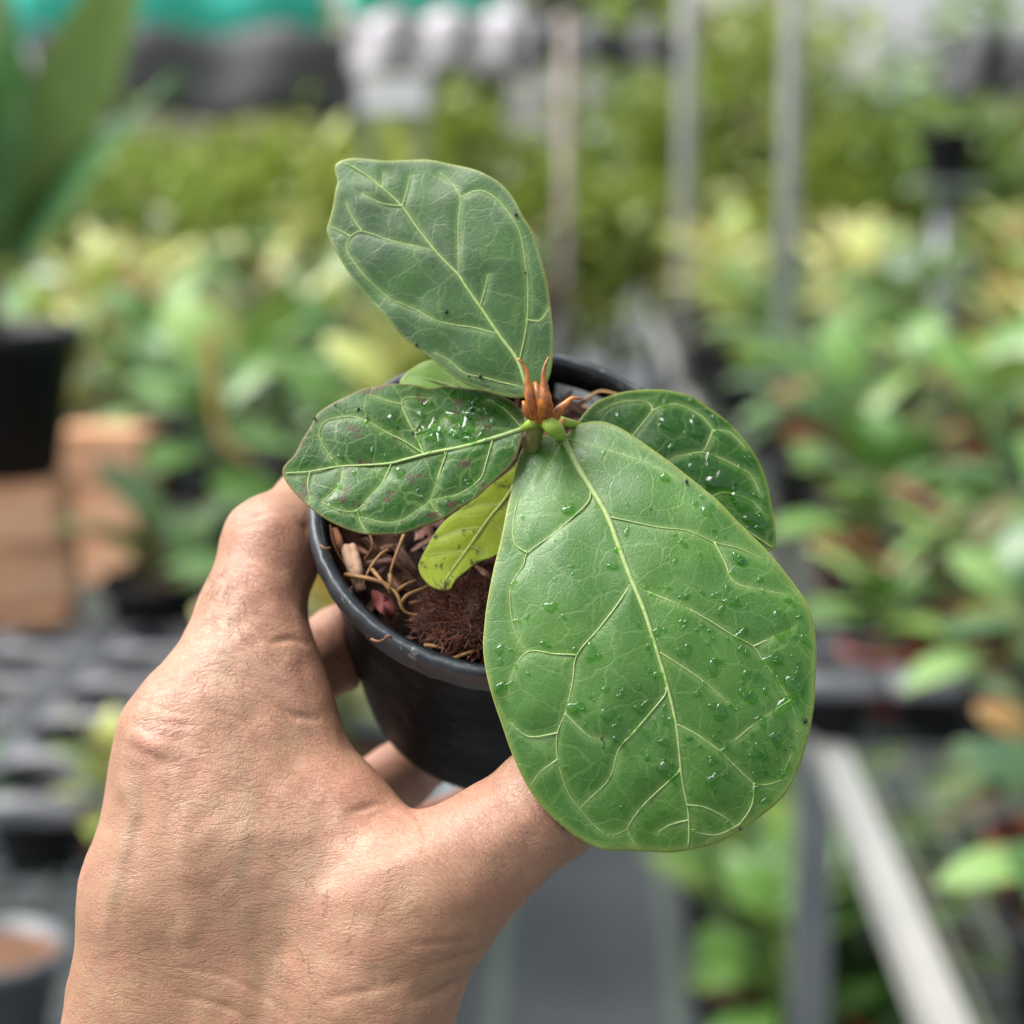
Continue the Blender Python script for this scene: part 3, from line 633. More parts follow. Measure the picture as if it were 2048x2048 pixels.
def build_leaf(S, outline, mid, secs, mat, label=None, center=None, rings=64, nout=360, mr=(.8, .22), sr=(.36, .11), groove=.25, bulge=.5, seed=0, wav=1.5, vmat='vein'):
    O = resample(outline, nout, True)
    # slight natural unevenness of the margin
    k = np.arange(nout); O = O + (wav * (vnoise(np.stack([k * .11, k * 0, k * 0 + seed], 1), seed) - .5))[:, None] * [1, 1]
    c = np.array(center if center is not None else O.mean(0))
    rr = np.linspace(0, 1, rings + 1)[1:] ** .9; rr[-1] = 1
    Ppx = np.concatenate([[c]] + [c + (O - c) * r for r in rr]); en = np.concatenate([[0]] + [np.full(nout, r) for r in rr])
    polys = [(resample(mid, 90), 0)] + [(resample(q, 60), 1) for q in secs]
    vp = np.concatenate([S.ab(S.at(q)) for q, _ in polys]); lev = np.concatenate([np.full(len(q), l) for q, l in polys])
    p = S.at(Ppx); ab = S.ab(p); vd = np.empty(len(ab))
    for i in range(0, len(ab), 4000):
        D = np.linalg.norm(ab[i:i + 4000, None] - vp[None], axis=2); vd[i:i + 4000] = D.min(1)
    nn = S.normal(Ppx)
    e2 = np.clip((1 - en) * 6, 0, 1)
    hh = .5 * bulge * .001 * (1 - np.exp(-(vd / .005))) * e2 - .5 * groove * .001 * np.exp(-(vd / .0011) ** 2) * e2 + .0003 * (vnoise(np.c_[ab * 160, np.zeros(len(ab))], seed + 2) - .5) * 2
    p = p + nn * hh[:, None]
    F = [(0, 1 + k, 1 + (k + 1) % nout) for k in range(nout)] + [(1 + i * nout + k, 1 + (i + 1) * nout + k, 1 + (i + 1) * nout + (k + 1) % nout, 1 + i * nout + (k + 1) % nout) for i in range(rings - 1) for k in range(nout)]
    # orient towards the camera
    F = [f[::-1] for f in F] if np.cross(p[F[0][1]] - p[F[0][0]], p[F[0][2]] - p[F[0][0]]).dot(S.n) < 0 else F
    me = mesh('leaf', p - ORG, F)
    me.attributes.new('vein_distance', 'FLOAT', 'POINT').data.foreach_set('value', (vd * 1000).astype(np.float32))
    me.attributes.new('edge_nearness', 'FLOAT', 'POINT').data.foreach_set('value', en.astype(np.float32))
    uv = me.uv_layers.new(name='UVMap'); vi = np.empty(len(me.loops), np.int32); me.loops.foreach_get('vertex_index', vi)
    uv.data.foreach_set('uv', (ab[vi] * 100 + 10 + seed * 3.7).astype(np.float32).ravel())
    lf = obj('leaf', me, mat, plantT); so_ = lf.modifiers.new('s', 'SOLIDIFY'); so_.thickness = .00035; so_.offset = -1
    if label: lf['label'] = label
    for j, (q, l) in enumerate(polys):
        P3 = S.at(q); n3 = S.normal(q); r0, r1 = (mr if l == 0 else sr); m_ = len(q); u = np.linspace(0, 1, m_)
        rad = (r0 + (r1 - r0) * u ** .8) * .001
        wob = .00008 * (vnoise(np.c_[u * 20, np.full(m_, j), np.zeros(m_)], 4) - .5)
        P3 = P3 + n3 * (rad * .02 - .00004 + wob)[:, None]
        obj('midrib' if l == 0 else 'side_vein', MB().tube(P3 - ORG, rad, 7).mesh('vein'), M[vmat], lf)
    return lf
def drops(S, lf, pts, name='water_droplets', seed=1, single=False):
    r2 = np.random.default_rng(seed); mb = MB()
    for (x, y, rmm, asp, ang) in pts:
        if single: mb = MB()
        n = 14; ks = np.arange(n); ph_ = r2.uniform(0, 6.28, 3)
        shape = 1 + .22 * np.sin(2 * ks * 2 * np.pi / n + ph_[0]) + .16 * np.sin(3 * ks * 2 * np.pi / n + ph_[1]) + .08 * np.sin(5 * ks * 2 * np.pi / n + ph_[2])
        c = S.at([(x, y)])[0]; nn = S.normal([(x, y)])[0]; u = np.cross([math.sin(ang), math.cos(ang), 0.1], nn); u /= np.linalg.norm(u); v = np.cross(nn, u)
        hgt = rmm * .001 * r2.uniform(.35, .6); V = []
        c = c + nn * .00035
        for (q, z) in ((1.0, -.0003), (1.0, hgt * .25), (.86, hgt * .62), (.6, hgt * .9), (.3, hgt)):
            for k in range(n):
                a = 2 * math.pi * k / n; rr_ = rmm * .001 * shape[k] * q
                V.append(c - ORG + u * rr_ * math.cos(a) * asp + v * rr_ * math.sin(a) + nn * z)
        V.append(c - ORG + nn * hgt * 1.02); V.append(c - ORG - nn * .0003)
        F = [(i * n + k, i * n + (k + 1) % n, (i + 1) * n + (k + 1) % n, (i + 1) * n + k) for i in range(4) for k in range(n)]
        F += [(4 * n + k, 4 * n + (k + 1) % n, 5 * n) for k in range(n)]
        mb.add(V, F)
        if single: obj('water_drop', mb.mesh('water_drop'), M['water'], lf)
    if not single: tag(obj(name, mb.mesh(name), M['water'], lf), kind='stuff')
def inside(pt, poly):
    x, y = pt; c = False; j = len(poly) - 1
    for i in range(len(poly)):
        if (poly[i][1] > y) != (poly[j][1] > y) and x < (poly[j][0] - poly[i][0]) * (y - poly[i][1]) / (poly[j][1] - poly[i][1]) + poly[i][0]: c = not c
        j = i
    return c
# big front leaf
oA = [(1118, 871), (1096, 870), (1072, 872), (1050, 887), (1038, 909), (1030, 941), (1023, 975), (1013, 1023), (1001, 1082), (986, 1145), (974, 1208), (968, 1266), (967, 1296), (972, 1340), (986, 1398), (1004, 1451), (1023, 1505), (1042, 1549), (1067, 1592), (1096, 1627), (1130, 1656), (1164, 1680), (1208, 1699), (1261, 1702), (1310, 1705), (1339, 1706), (1378, 1700), (1427, 1689), (1475, 1666), (1524, 1631), (1563, 1597), (1587, 1563), (1607, 1510), (1621, 1451), (1629, 1393), (1633, 1315), (1631, 1271), (1619, 1218), (1597, 1179), (1563, 1135), (1524, 1091), (1475, 1043), (1427, 994), (1378, 953), (1320, 909), (1271, 875), (1232, 851), (1198, 842), (1169, 845), (1149, 853), (1137, 865)]
mA = [(1121, 866), (1154, 931), (1184, 979), (1215, 1033), (1237, 1091), (1261, 1155), (1271, 1179), (1291, 1228), (1315, 1305), (1334, 1369), (1351, 1442), (1359, 1510), (1364, 1558), (1376, 1622), (1378, 1670), (1376, 1694)]
sA = [[(1215, 1033), (1261, 1043), (1320, 1055), (1378, 1062), (1429, 1084), (1475, 1096), (1530, 1120)], [(1271, 1173), (1320, 1194), (1368, 1213), (1417, 1240), (1466, 1271), (1507, 1293), (1529, 1325), (1558, 1364), (1582, 1408), (1595, 1451), (1590, 1490), (1570, 1540)],
      [(1354, 1449), (1388, 1466), (1437, 1500), (1475, 1537), (1509, 1566), (1539, 1568), (1573, 1556)], [(1508, 1566), (1505, 1607), (1485, 1641), (1466, 1656), (1429, 1670), (1380, 1662)],
      [(1181, 983), (1177, 1003), (1145, 1035), (1101, 1072), (1055, 1106), (1047, 1130), (1023, 1169), (1021, 1218), (1033, 1271), (1055, 1304)], [(1055, 1106), (1030, 1087), (1026, 1048), (1035, 1000)],
      [(1264, 1160), (1257, 1175), (1232, 1213), (1198, 1257), (1154, 1310), (1145, 1364), (1130, 1427), (1115, 1466), (1115, 1519), (1135, 1583), (1159, 1617), (1188, 1651), (1222, 1670), (1256, 1658)], [(1154, 1310), (1111, 1308), (1055, 1304), (1023, 1349), (1018, 1393)], [(1116, 1466), (1057, 1473), (1020, 1445)],
      [(1332, 1375), (1330, 1390), (1300, 1427), (1266, 1466), (1237, 1500), (1218, 1558), (1179, 1597), (1159, 1617)], [(1361, 1536), (1354, 1548), (1315, 1583), (1281, 1617), (1256, 1658), (1271, 1690)], [(1128, 876), (1184, 892), (1252, 911), (1305, 931), (1354, 957)], [(1126, 880), (1101, 926), (1086, 955)],
      [(1429, 1084), (1450, 1125), (1470, 1165), (1530, 1180), (1575, 1190)], [(1507, 1293), (1545, 1275), (1590, 1255)], [(1582, 1400), (1520, 1440), (1470, 1480)], [(1130, 1427), (1175, 1470), (1210, 1480)], [(1320, 1305), (1360, 1330), (1410, 1365), (1450, 1400)], [(1373, 1610), (1410, 1615), (1450, 1635), (1470, 1655)],
      [(1378, 1640), (1340, 1650), (1315, 1665)], [(1115, 1519), (1080, 1545), (1062, 1570)]]
SA = Leaf((1300, 1290), .3845, (-.05, .24), (.22, 1), ka=4.2, kb=2.6, kc=0.6)
M['leafA'] = leaf_mat('front_leaf_skin', (.028, .112, .007), (.054, .155, .011), .30, rough=.38, gloss=.6, wet=.4)
lA = build_leaf(SA, oA, mA, sA, M['leafA'], 'largest leaf in front, pale sheen and water drops', rings=84, nout=420, mr=(.80, .14), sr=(.19, .045), seed=1, bulge=.8)
r2 = np.random.default_rng(21); pl = []
while len(pl) < 210:
    x, y = r2.uniform(970, 1632), r2.uniform(900, 1700)
    wgt = np.clip((x - 1000) / 550, .03, 1) * np.clip((y - 880) / 480, .15, 1) * (1.0 if y < 1600 else .35)
    if r2.random() > wgt or not inside((x, y), oA): continue
    if not all(inside((x + ax, y + ay), oA) for ax, ay in ((16, 0), (-16, 0), (0, 16), (0, -16))): continue
    pl.append((x, y, abs(r2.normal(.24, .17)) + .13, r2.uniform(1, 2.3), r2.uniform(0, 3.1)))
drops(SA, lA, pl)
drops(SA, lA, [(1139, 1020, 1.15, 1.2, .4), (1000, 1300, .9, 1.2, 1), (1102, 1215, 1.2, 1.3, .8), (1182, 1305, 1.2, 1.5, 1.3), (1150, 1415, 1.2, 1.5, .2), (1215, 1430, 1.25, 1.4, 2.2), (1335, 1540, 1.5, 1.5, .3), (1425, 1335, 1.0, 1.5, 1.4), (1545, 1320, 1.3, 1.8, .2), (1560, 1250, 1.8, 1.6, 1.2),
                 (1590, 1370, 2.1, 1.3, .3), (1568, 1410, 1.6, 1.5, 2.4), (1500, 1395, 1.1, 1.6, .8), (1440, 1425, 1.3, 1.4, 2.1), (1520, 1500, 1.2, 1.5, .9), (1425, 1560, 1.2, 1.3, 1.8), (1480, 1270, .9, 1.7, 2.2), (1415, 1022, 1.3, 1.2, 0), (1330, 955, .9, 1.3, 2), (1478, 1120, 1.1, 1.5, 1.0), (1280, 1420, .9, 1.4, .7),
                 (1464, 1205, 1.0, 1.7, .1), (1375, 1300, .8, 1.5, 1.9), (1315, 1350, .8, 1.3, 2.6)], single=True, seed=4)
# top leaf
oB = [(1058, 792), (1029, 796), (990, 788), (957, 777), (926, 765), (898, 746), (867, 721), (833, 696), (805, 674), (774, 637), (740, 600), (702, 553), (675, 510), (656, 473), (653, 457), (659, 438), (665, 414), (671, 379), (675, 364), (670, 345), (670, 330), (684, 320), (709, 316), (740, 319), (780, 322), (827, 320), (861, 320), (898, 327), (939, 336), (970, 348), (1001, 367), (1026, 395), (1044, 429), (1063, 460), (1075, 494), (1088, 538), (1097, 581), (1103, 631), (1106, 668), (1105, 715), (1100, 752), (1085, 780)]
mB = [(1062, 790), (1053, 771), (1035, 721), (1001, 674), (970, 628), (935, 578), (917, 550), (889, 522), (864, 494), (833, 454), (805, 414), (765, 376), (724, 345), (690, 326)]
sB = [[(917, 550), (917, 482), (917, 435), (920, 395), (904, 367), (880, 345)], [(920, 395), (951, 382), (976, 386), (1004, 410), (1032, 448), (1044, 482), (1050, 525)], [(1038, 725), (1050, 668), (1055, 622), (1055, 560), (1049, 520)], [(867, 500), (824, 491), (774, 479), (724, 463), (702, 473), (693, 494), (702, 516), (737, 560), (786, 603)], [(724, 463), (702, 429), (693, 404)],
      [(995, 668), (951, 656), (911, 650), (870, 640), (830, 619), (793, 603)], [(1055, 776), (1004, 765), (967, 755), (929, 746), (898, 721), (870, 706)], [(960, 612), (970, 578), (976, 550)], [(805, 412), (814, 382), (821, 351)], [(765, 376), (768, 345)], [(805, 412), (765, 407), (724, 389)], [(702, 473), (680, 462), (660, 452)], [(1055, 640), (1080, 640), (1095, 620)]]
exB = lambda a, b: -.0035 * np.exp(-(((a - .050) / .012) ** 2)) * np.clip((b + .0) / .02, -1, 1) ** 2 + .0012 * np.sin(b * 130 + 1) * np.clip(a / .03, 0, 1)
SB = Leaf((880, 560), .4060, (-.14, .18), (-.62, -.78), ka=1.6, kb=-2.2, kc=1.0, extra=exB)
M['leafB'] = leaf_mat('top_leaf_skin', (.012, .056, .007), (.030, .105, .006), .24, rough=.38, gloss=.6)
build_leaf(SB, oB, mB, sB, M['leafB'], 'upright top leaf with folded corner at its tip', rings=72, nout=380, mr=(.50, .12), sr=(.16, .05), seed=2, bulge=.7)
# left leaf
oC = [(1046, 853), (1047, 830), (1029, 806), (1000, 791), (964, 780), (924, 775), (891, 771), (859, 775), (830, 770), (794, 767), (757, 770), (721, 780), (685, 797), (656, 813), (634, 831), (620, 853), (605, 882), (587, 911), (569, 933), (565, 947), (571, 962), (587, 983), (616, 1012), (645, 1034), (678, 1052), (714, 1065), (750, 1070), (790, 1068), (823, 1061), (852, 1050), (888, 1034), (924, 1014), (957, 991), (986, 965), (1011, 943), (1029, 920), (1040, 896), (1047, 872)]
mC = [(1062, 850), (1044, 858), (1011, 869), (968, 882), (920, 895), (866, 905), (815, 918), (779, 927), (721, 931), (678, 933), (620, 943), (572, 946)]
sC = [[(848, 908), (830, 867), (815, 838), (804, 809), (812, 795), (852, 795)], [(848, 908), (808, 882), (772, 864), (743, 847), (714, 835), (685, 833), (652, 842), (638, 864), (649, 896), (678, 933)], [(783, 926), (765, 965), (739, 994), (714, 1020), (681, 1021), (645, 1005)], [(895, 900), (877, 951), (859, 1001), (833, 1021), (808, 1038), (772, 1045), (721, 1034)],
      [(986, 877), (971, 929), (960, 958), (920, 987), (859, 1001)], [(687, 933), (678, 972), (645, 1001)], [(1044, 856), (1011, 820), (975, 799)], [(804, 809), (770, 800), (740, 790)], [(620, 943), (615, 970), (622, 1000)], [(714, 1020), (722, 1045), (730, 1060)], [(859, 1001), (870, 1020), (880, 1030)], [(830, 867), (860, 855), (890, 835)]]
SC = Leaf((810, 920), .4015, (-.08, .42), (-1, .12), ka=1.2, kb=2.0, extra=lambda a, b: .0008 * np.sin(a * 120) * np.clip(np.abs(b) / .01, 0, 1))
M['leafC'] = leaf_mat('left_leaf_skin', (.010, .058, .004), (.024, .092, .006), .48, spots=.75, rough=.34, wet=1., edge=(.22, .14, .05), gloss=.32)
lC = build_leaf(SC, oC, mC, sC, M['leafC'], 'dark green left leaf with brown stains, pointing left', rings=64, nout=340, mr=(.58, .13), sr=(.16, .05), seed=3, bulge=.9, wav=3)
pl = [(r2.uniform(830, 1000), r2.uniform(800, 890), abs(r2.normal(.4, .25)) + .15, r2.uniform(1, 2), r2.uniform(0, 3)) for _ in range(34)] + [(r2.uniform(640, 960), r2.uniform(820, 1030), abs(r2.normal(.25, .15)) + .12, r2.uniform(1, 1.8), r2.uniform(0, 3)) for _ in range(36)]
drops(SC, lC, [q for q in pl if inside(q[:2], oC)])
drops(SC, lC, [(915, 835, 1.5, 1.6, .1), (948, 830, 1.5, 1.8, .4), (880, 880, 1.0, 1.6, 1.5), (785, 842, 1.0, 1.5, 1.2), (935, 850, 1.7, 1.3, 1.6), (800, 945, .9, 1.4, 2)], single=True, seed=8)
# right leaf
oD = [(1158, 850), (1163, 836), (1170, 827), (1189, 806), (1207, 795), (1230, 787), (1259, 782), (1300, 780), (1339, 782), (1374, 790), (1401, 804), (1420, 817), (1447, 837), (1471, 860), (1494, 887), (1513, 914), (1529, 945), (1539, 980), (1544, 1015), (1550, 1050), (1553, 1077), (1551, 1093), (1544, 1100), (1520, 1104), (1480, 1108), (1420, 1100), (1350, 1065), (1280, 1005), (1220, 940), (1180, 890)]
mD = [(1135, 846), (1158, 852), (1200, 873), (1260, 905), (1340, 955), (1430, 1015), (1500, 1065), (1545, 1096)]
sD = [[(1245, 897), (1267, 870), (1285, 847), (1304, 821), (1295, 805), (1259, 801), (1226, 808), (1196, 825)], [(1304, 821), (1350, 808), (1400, 830), (1426, 860)], [(1320, 942), (1343, 918), (1370, 910), (1405, 905), (1444, 918), (1478, 934), (1502, 949), (1520, 985)], [(1426, 860), (1412, 895), (1400, 906)], [(1426, 860), (1460, 865), (1490, 895)], [(1410, 1000), (1450, 985), (1500, 1000), (1530, 1030)]]
SD = Leaf((1370, 930), .4100, (.12, .40), (.8, .55), ka=1.8, kb=2.6)
M['leafD'] = leaf_mat('right_leaf_skin', (.010, .058, .006), (.026, .092, .009), .32, rough=.32, wet=1.2, edge=(.30, .36, .05), gloss=.35)
lD = build_leaf(SD, oD, mD, sD, M['leafD'], 'wet right leaf half hidden behind the largest leaf', rings=60, nout=320, mr=(.55, .13), sr=(.16, .05), seed=4, bulge=1.3)
pl = [(r2.uniform(1220, 1530), r2.uniform(800, 1060), abs(r2.normal(.4, .25)) + .15, r2.uniform(1, 2), r2.uniform(0, 3)) for _ in range(60)]
drops(SD, lD, [q for q in pl if inside(q[:2], oD)])
drops(SD, lD, [(1440, 965, 2.4, 1.4, .6), (1480, 1000, 2.0, 1.3, .2), (1420, 925, 1.5, 1.6, 1.9), (1340, 850, 1.6, 1.5, .5), (1505, 1040, 1.3, 1.4, .1), (1390, 860, 1.4, 1.5, 1.1)], single=True, seed=9)
# small old leaf inside the pot
oE = [(1035, 925), (1025, 938), (1000, 958), (967, 983), (931, 1012), (895, 1038), (873, 1063), (855, 1092), (841, 1117), (837, 1135), (844, 1154), (862, 1172), (888, 1181), (902, 1177), (913, 1157), (935, 1139), (960, 1121), (985, 1112), (1015, 1090), (1040, 1055), (1055, 1010), (1058, 960), (1050, 930)]
mE = [(1062, 905), (1042, 940), (1015, 991), (975, 1041), (939, 1092), (902, 1143), (884, 1172)]
sE = [[(1000, 1010), (960, 1010), (930, 1018)], [(965, 1055), (920, 1060), (880, 1075)], [(930, 1103), (890, 1105), (860, 1110)], [(975, 1041), (1000, 1060), (1010, 1085)], [(940, 1092), (960, 1100), (968, 1110)]]
SE = Leaf((940, 1060), .4130, (-.15, .50), (-.6, .8), ka=2.5, kb=2.0)
M['leafE'] = leaf_mat('old_leaf_skin', (.42, .56, .020), (.48, .60, .035), .3, spots=.9, rough=.42, edge=(.34, .38, .06), vc=(.5, .58, .12))
build_leaf(SE, oE, mE, sE, M['leafE'], 'small yellow-green spotted leaf hanging inside the pot', rings=40, nout=220, mr=(.4, .15), sr=(.14, .06), seed=5, bulge=.3, vmat='limevein')
# small leaf behind
oF = [(985, 800), (940, 815), (880, 812), (820, 792), (800, 768), (812, 748), (830, 735), (855, 723), (885, 722), (930, 738), (970, 765)]
SF = Leaf((890, 770), .4190, (-.1, .55), (-1, -.3), ka=1.5, kb=2.0)
M['leafF'] = leaf_mat('rear_leaf_skin', (.12, .26, .03), (.16, .30, .04), .3, spots=.7, rough=.42)
build_leaf(SF, oF, [(985, 800), (930, 782), (870, 762), (810, 752)], [], M['leafF'], 'small green leaf with a brown patch behind the left leaf', rings=30, nout=160, mr=(.35, .12), seed=6, bulge=.2)

# stem, petioles, bud
def petiole(pts, r0, r1, mat, name='petiole', n=12):
    P = resample([loc(C(*q)) for q in pts], 24)
    return obj(name, MB().tube(P, np.linspace(r0, r1, 24) * .001, n).mesh(name), mat, plantT)
def gstem(name, c1, c2):
    t = NT(name); o = t.coord(); n = t.noise(o, 260, 5); n2 = t.noise(o, 1400, 3)
    t.P(Base_Color=t.mix(t.mapr(n, .35, .65), c1, c2), Roughness=.42, Subsurface_Weight=.15, Subsurface_Radius=(.3, .5, .1), Subsurface_Scale=.002, Normal=t.bump(n2, .3, .0003)); return t.m
M['petiole'] = gstem('green_petiole', (.22, .34, .035), (.30, .42, .06)); M['woody'] = gstem('stem_skin', (.14, .12, .04), (.20, .20, .06))
bs = on_plane(1034, 1075, SZ); sp = (1024 + FP * bs[0] / -bs[2], 1024 - FP * bs[1] / -bs[2], -bs[2])
petiole([(sp[0], sp[1] + 20, sp[2] + .004), (1045, 990, .418), (1062, 900, .4065), (1079, 830, .3992)], 2.3, 1.7, M['woody'], 'stem')
zA = -SA.at([(1124, 874)])[0][2]
petiole([(1082, 822, .3990), (1092, 836, .3982), (1110, 858, .3955), (1122, 872, zA + .0002)], 2.2, 1.2, M['petiole'])
petiole([(1076, 838, .3995), (1066, 846, .3995), (1046, 857, -SC.at([(1044, 858)])[0][2] + .0003)], 1.3, .8, M['petiole'])
petiole([(1080, 815, .3985), (1072, 803, .3995), (1060, 786, -SB.at([(1058, 786)])[0][2] + .0003)], 1.2, .8, M['petiole'])
petiole([(1090, 838, .3995), (1120, 842, .402), (1160, 852, -SD.at([(1160, 853)])[0][2] + .0003)], 1.2, .8, M['petiole'])
petiole([(1062, 880, .405), (1062, 895, .405), (1050, 925, -SE.at([(1046, 932)])[0][2] + .0003)], .9, .5, M['petiole'])
petiole([(1055, 850, .406), (1020, 815, .414), (985, 800, -SF.at([(985, 800)])[0][2] + .0003)], .8, .5, M['petiole'])
def bud_mat():
    t = NT('stipule_skin'); o = t.coord(); n = t.noise(t.mapping(o, (500, 200, 300)), 1, 5); n2 = t.noise(o, 300, 3)
    c = t.mix(t.mapr(n, .35, .68), (.40, .13, .010), (.17, .05, .010)); c = t.mix(t.mapr(n2, .52, .64, 0, .75), c, (.09, .03, .012))
    t.P(Base_Color=c, Roughness=.38, Specular_IOR_Level=.5, Subsurface_Weight=.2, Subsurface_Radius=(.6, .25, .05), Subsurface_Scale=.002, Normal=t.bump(n, .5, .0004)); return t.m
M['stip'] = bud_mat()
def stipule(pts, wd, cup, name='stipule', twist=0.0):
    """papery curled scale along pts (px,py,depth), wd half widths in px"""
    P = resample([C(*q) for q in pts], 22); wv = np.interp(np.linspace(0, 1, 22), np.linspace(0, 1, len(wd)), wd) * .86e-4; V = []
    for i in range(22):
        t = P[min(i + 1, 21)] - P[max(i - 1, 0)]; t /= np.linalg.norm(t); z = np.array([0, 0, 1.0]); u = np.cross(t, z); u /= np.linalg.norm(u)
        a = twist * i / 21; nn = np.cross(u, t); u2 = u * math.cos(a) + nn * math.sin(a); nn = np.cross(u2, t)
        for k in range(9):
            s = (k - 4) / 4 * (1 + .22 * math.sin(i * 1.7 + k)); V.append(P[i] - ORG + u2 * wv[i] * math.sin(s * 1.4) + nn * wv[i] * (math.cos(s * 1.4) - .6) * cup)
    F = [(i * 9 + k, (i + 1) * 9 + k, (i + 1) * 9 + k + 1, i * 9 + k + 1) for i in range(21) for k in range(8)]
    o = obj(name, mesh(name, V, F), M['stip'], plantT); m_ = o.modifiers.new('s', 'SOLIDIFY'); m_.thickness = .00025; return o
petiole([(1086, 838, .3970), (1082, 815, .3950), (1076, 788, .3945), (1070, 765, .3955)], 1.9, .5, M['stip'], 'bud')
stipule([(1075, 838, .3955), (1064, 800, .3940), (1056, 770, .3945), (1054, 745, .3950), (1046, 728, .3952), (1034, 717, .3955)], [12, 17, 12, 5, 1.8, .6], .8, twist=-.5)
stipule([(1094, 835, .3940), (1090, 805, .3925), (1088, 775, .3930), (1086, 750, .3935), (1089, 733, .394), (1098, 714, .3945)], [12, 17, 12, 5, 1.8, .6], .8, twist=.5)
stipule([(1108, 842, .3950), (1116, 822, .3945), (1130, 808, .3945), (1145, 796, .395), (1163, 799, .3952)], [7, 10, 7, 3.5, 1], .6, twist=.8)
stipule([(1066, 836, .3985), (1056, 826, .3975), (1050, 812, .3975), (1047, 803, .398)], [7, 9, 6, 2], 1)
stipule([(1112, 858, .397), (1122, 848, .398), (1126, 838, .399)], [4, 6, 2], 1)
# dark specks of grit on the leaves
M['grit'] = simple('dark_grit', (.018, .015, .013), (.035, .028, .022), .7, 900)
for S_, lf, pts in [(SA, lA, [(1373, 965, .45), (1608, 1441, .6), (1480, 1656, .4), (1067, 896, .28), (1204, 1478, .35), (1301, 1020, .2)]), (SC, lC, [(630, 838, .4), (672, 812, .3), (717, 819, .35), (735, 838, .3), (826, 868, .4), (945, 820, .35)]), (SB, None, [(893, 624, .5), (961, 753, .5), (938, 753, .35), (1032, 430, .45), (1052, 546, .3), (833, 690, .4)])]:
    for x, y, r_ in pts:
        c = S_.at([(x, y)])[0] + S_.normal([(x, y)])[0] * .0004 - ORG; bm = bmesh.new(); bmesh.ops.create_icosphere(bm, subdivisions=1, radius=r_ * .001)
        for v in bm.verts: v.co = Vector((v.co.x * rnd.uniform(.6, 1.2), v.co.y * rnd.uniform(.8, 1.6), v.co.z * .7)) + Vector(c)
        me = bpy.data.meshes.new('grit'); bm.to_mesh(me); bm.free(); obj('grit', me, M['grit'], lf or plantT)

# ================================================================== HAND
def seg(P, a, b, ra, rb):
    ab_ = b - a; t = np.clip(((P - a) @ ab_) / ab_.dot(ab_), 0, 1); q = P - a - t[:, None] * ab_
    return np.sqrt((q * q).sum(1)) - (ra + (rb - ra) * t)
def smin(a, b, k): h = np.clip(k - np.abs(a - b), 0, None) / k; return np.minimum(a, b) - h * h * k * .25
def chain(P, pts, k):
    d = None
    for (a, b) in zip(pts[:-1], pts[1:]):
        e = seg(P, C(*a[:3]), C(*b[:3]), a[3] * .01, b[3] * .01); d = e if d is None else smin(d, e, k)
    return d
#@@SDF
PALM = [[(262, 2260, .402, 1.85), (314, 1800, .404, 1.5), (352, 1475, .410, 1.22)], [(420, 2260, .425, 1.9), (440, 1500, .432, 1.35)], [(480, 2260, .445, 1.7), (490, 1540, .455, 1.25)], [(530, 2260, .460, 1.5), (540, 1590, .475, 1.1)],
        [(690, 2260, .397, 1.95), (735, 2000, .396, 1.75), (850, 1800, .395, 1.38)], [(480, 2260, .402, 2.0), (470, 1700, .404, 1.5)], [(470, 1650, .407, 1.3), (720, 1830, .399, 1.35)], [(420, 1520, .412, 1.2), (505, 1385, .417, 1.05)],
        [(560, 1440, .417, .62), (735, 1655, .408, .60)], [(480, 1560, .412, 1.1), (650, 1640, .407, 1.0)], [(560, 1335, .418, .62), (570, 1415, .416, .66)]]
FING = [  # index, thumb, middle, ring, little
    [(430, 1400, .415, 1.24), (500, 1240, .4225, 1.13), (545, 1092, .4305, 1.08), (640, 1012, .447, .95), (735, 985, .463, .86), (830, 1000, .473, .74)],
    [(850, 1800, .395, 1.38), (985, 1690, .396, 1.17), (1106, 1600, .398, 1.15), (1190, 1520, .404, 1.02), (1265, 1440, .413, .80)],
    [(430, 1500, .436, 1.25), (560, 1370, .448, 1.02), (690, 1292, .462, .92), (830, 1225, .487, .86), (960, 1230, .500, .74)],
    [(480, 1560, .455, 1.15), (670, 1625, .472, .88), (800, 1553, .484, .80), (910, 1475, .503, .76), (1010, 1410, .517, .66)],
    [(540, 1600, .475, 1.0), (720, 1690, .488, .75), (850, 1665, .500, .68), (950, 1610, .513, .60)]]
def hand_sdf(P):
    d = None
    for c in PALM:
        e = chain(P, c, .006); d = e if d is None else smin(d, e, .014)
    for i, c in enumerate(FING):
        e = chain(P, c, .004); d = smin(d, e, (.008, .010, .005, .004, .004)[i])
    # flesh gives way where it presses on the pot
    q = P - RC; z = q @ NP; rad = np.sqrt(np.maximum((q * q).sum(1) - z * z, 0)); rw = RB + (RT - RB) * (1 + np.clip(z, -PH, 0) / PH) + .0009
    pd = np.maximum(rad - rw, np.maximum(z, -PH - z - .0005)); rim = np.maximum(rad - .0460, np.maximum(z - .0012, -.0066 - z)); pd = np.minimum(pd, rim)
    k = .0015; a, b = d, -pd; h = np.clip(k - np.abs(a - b), 0, None) / k
    return np.maximum(a, b) + h * h * k * .25
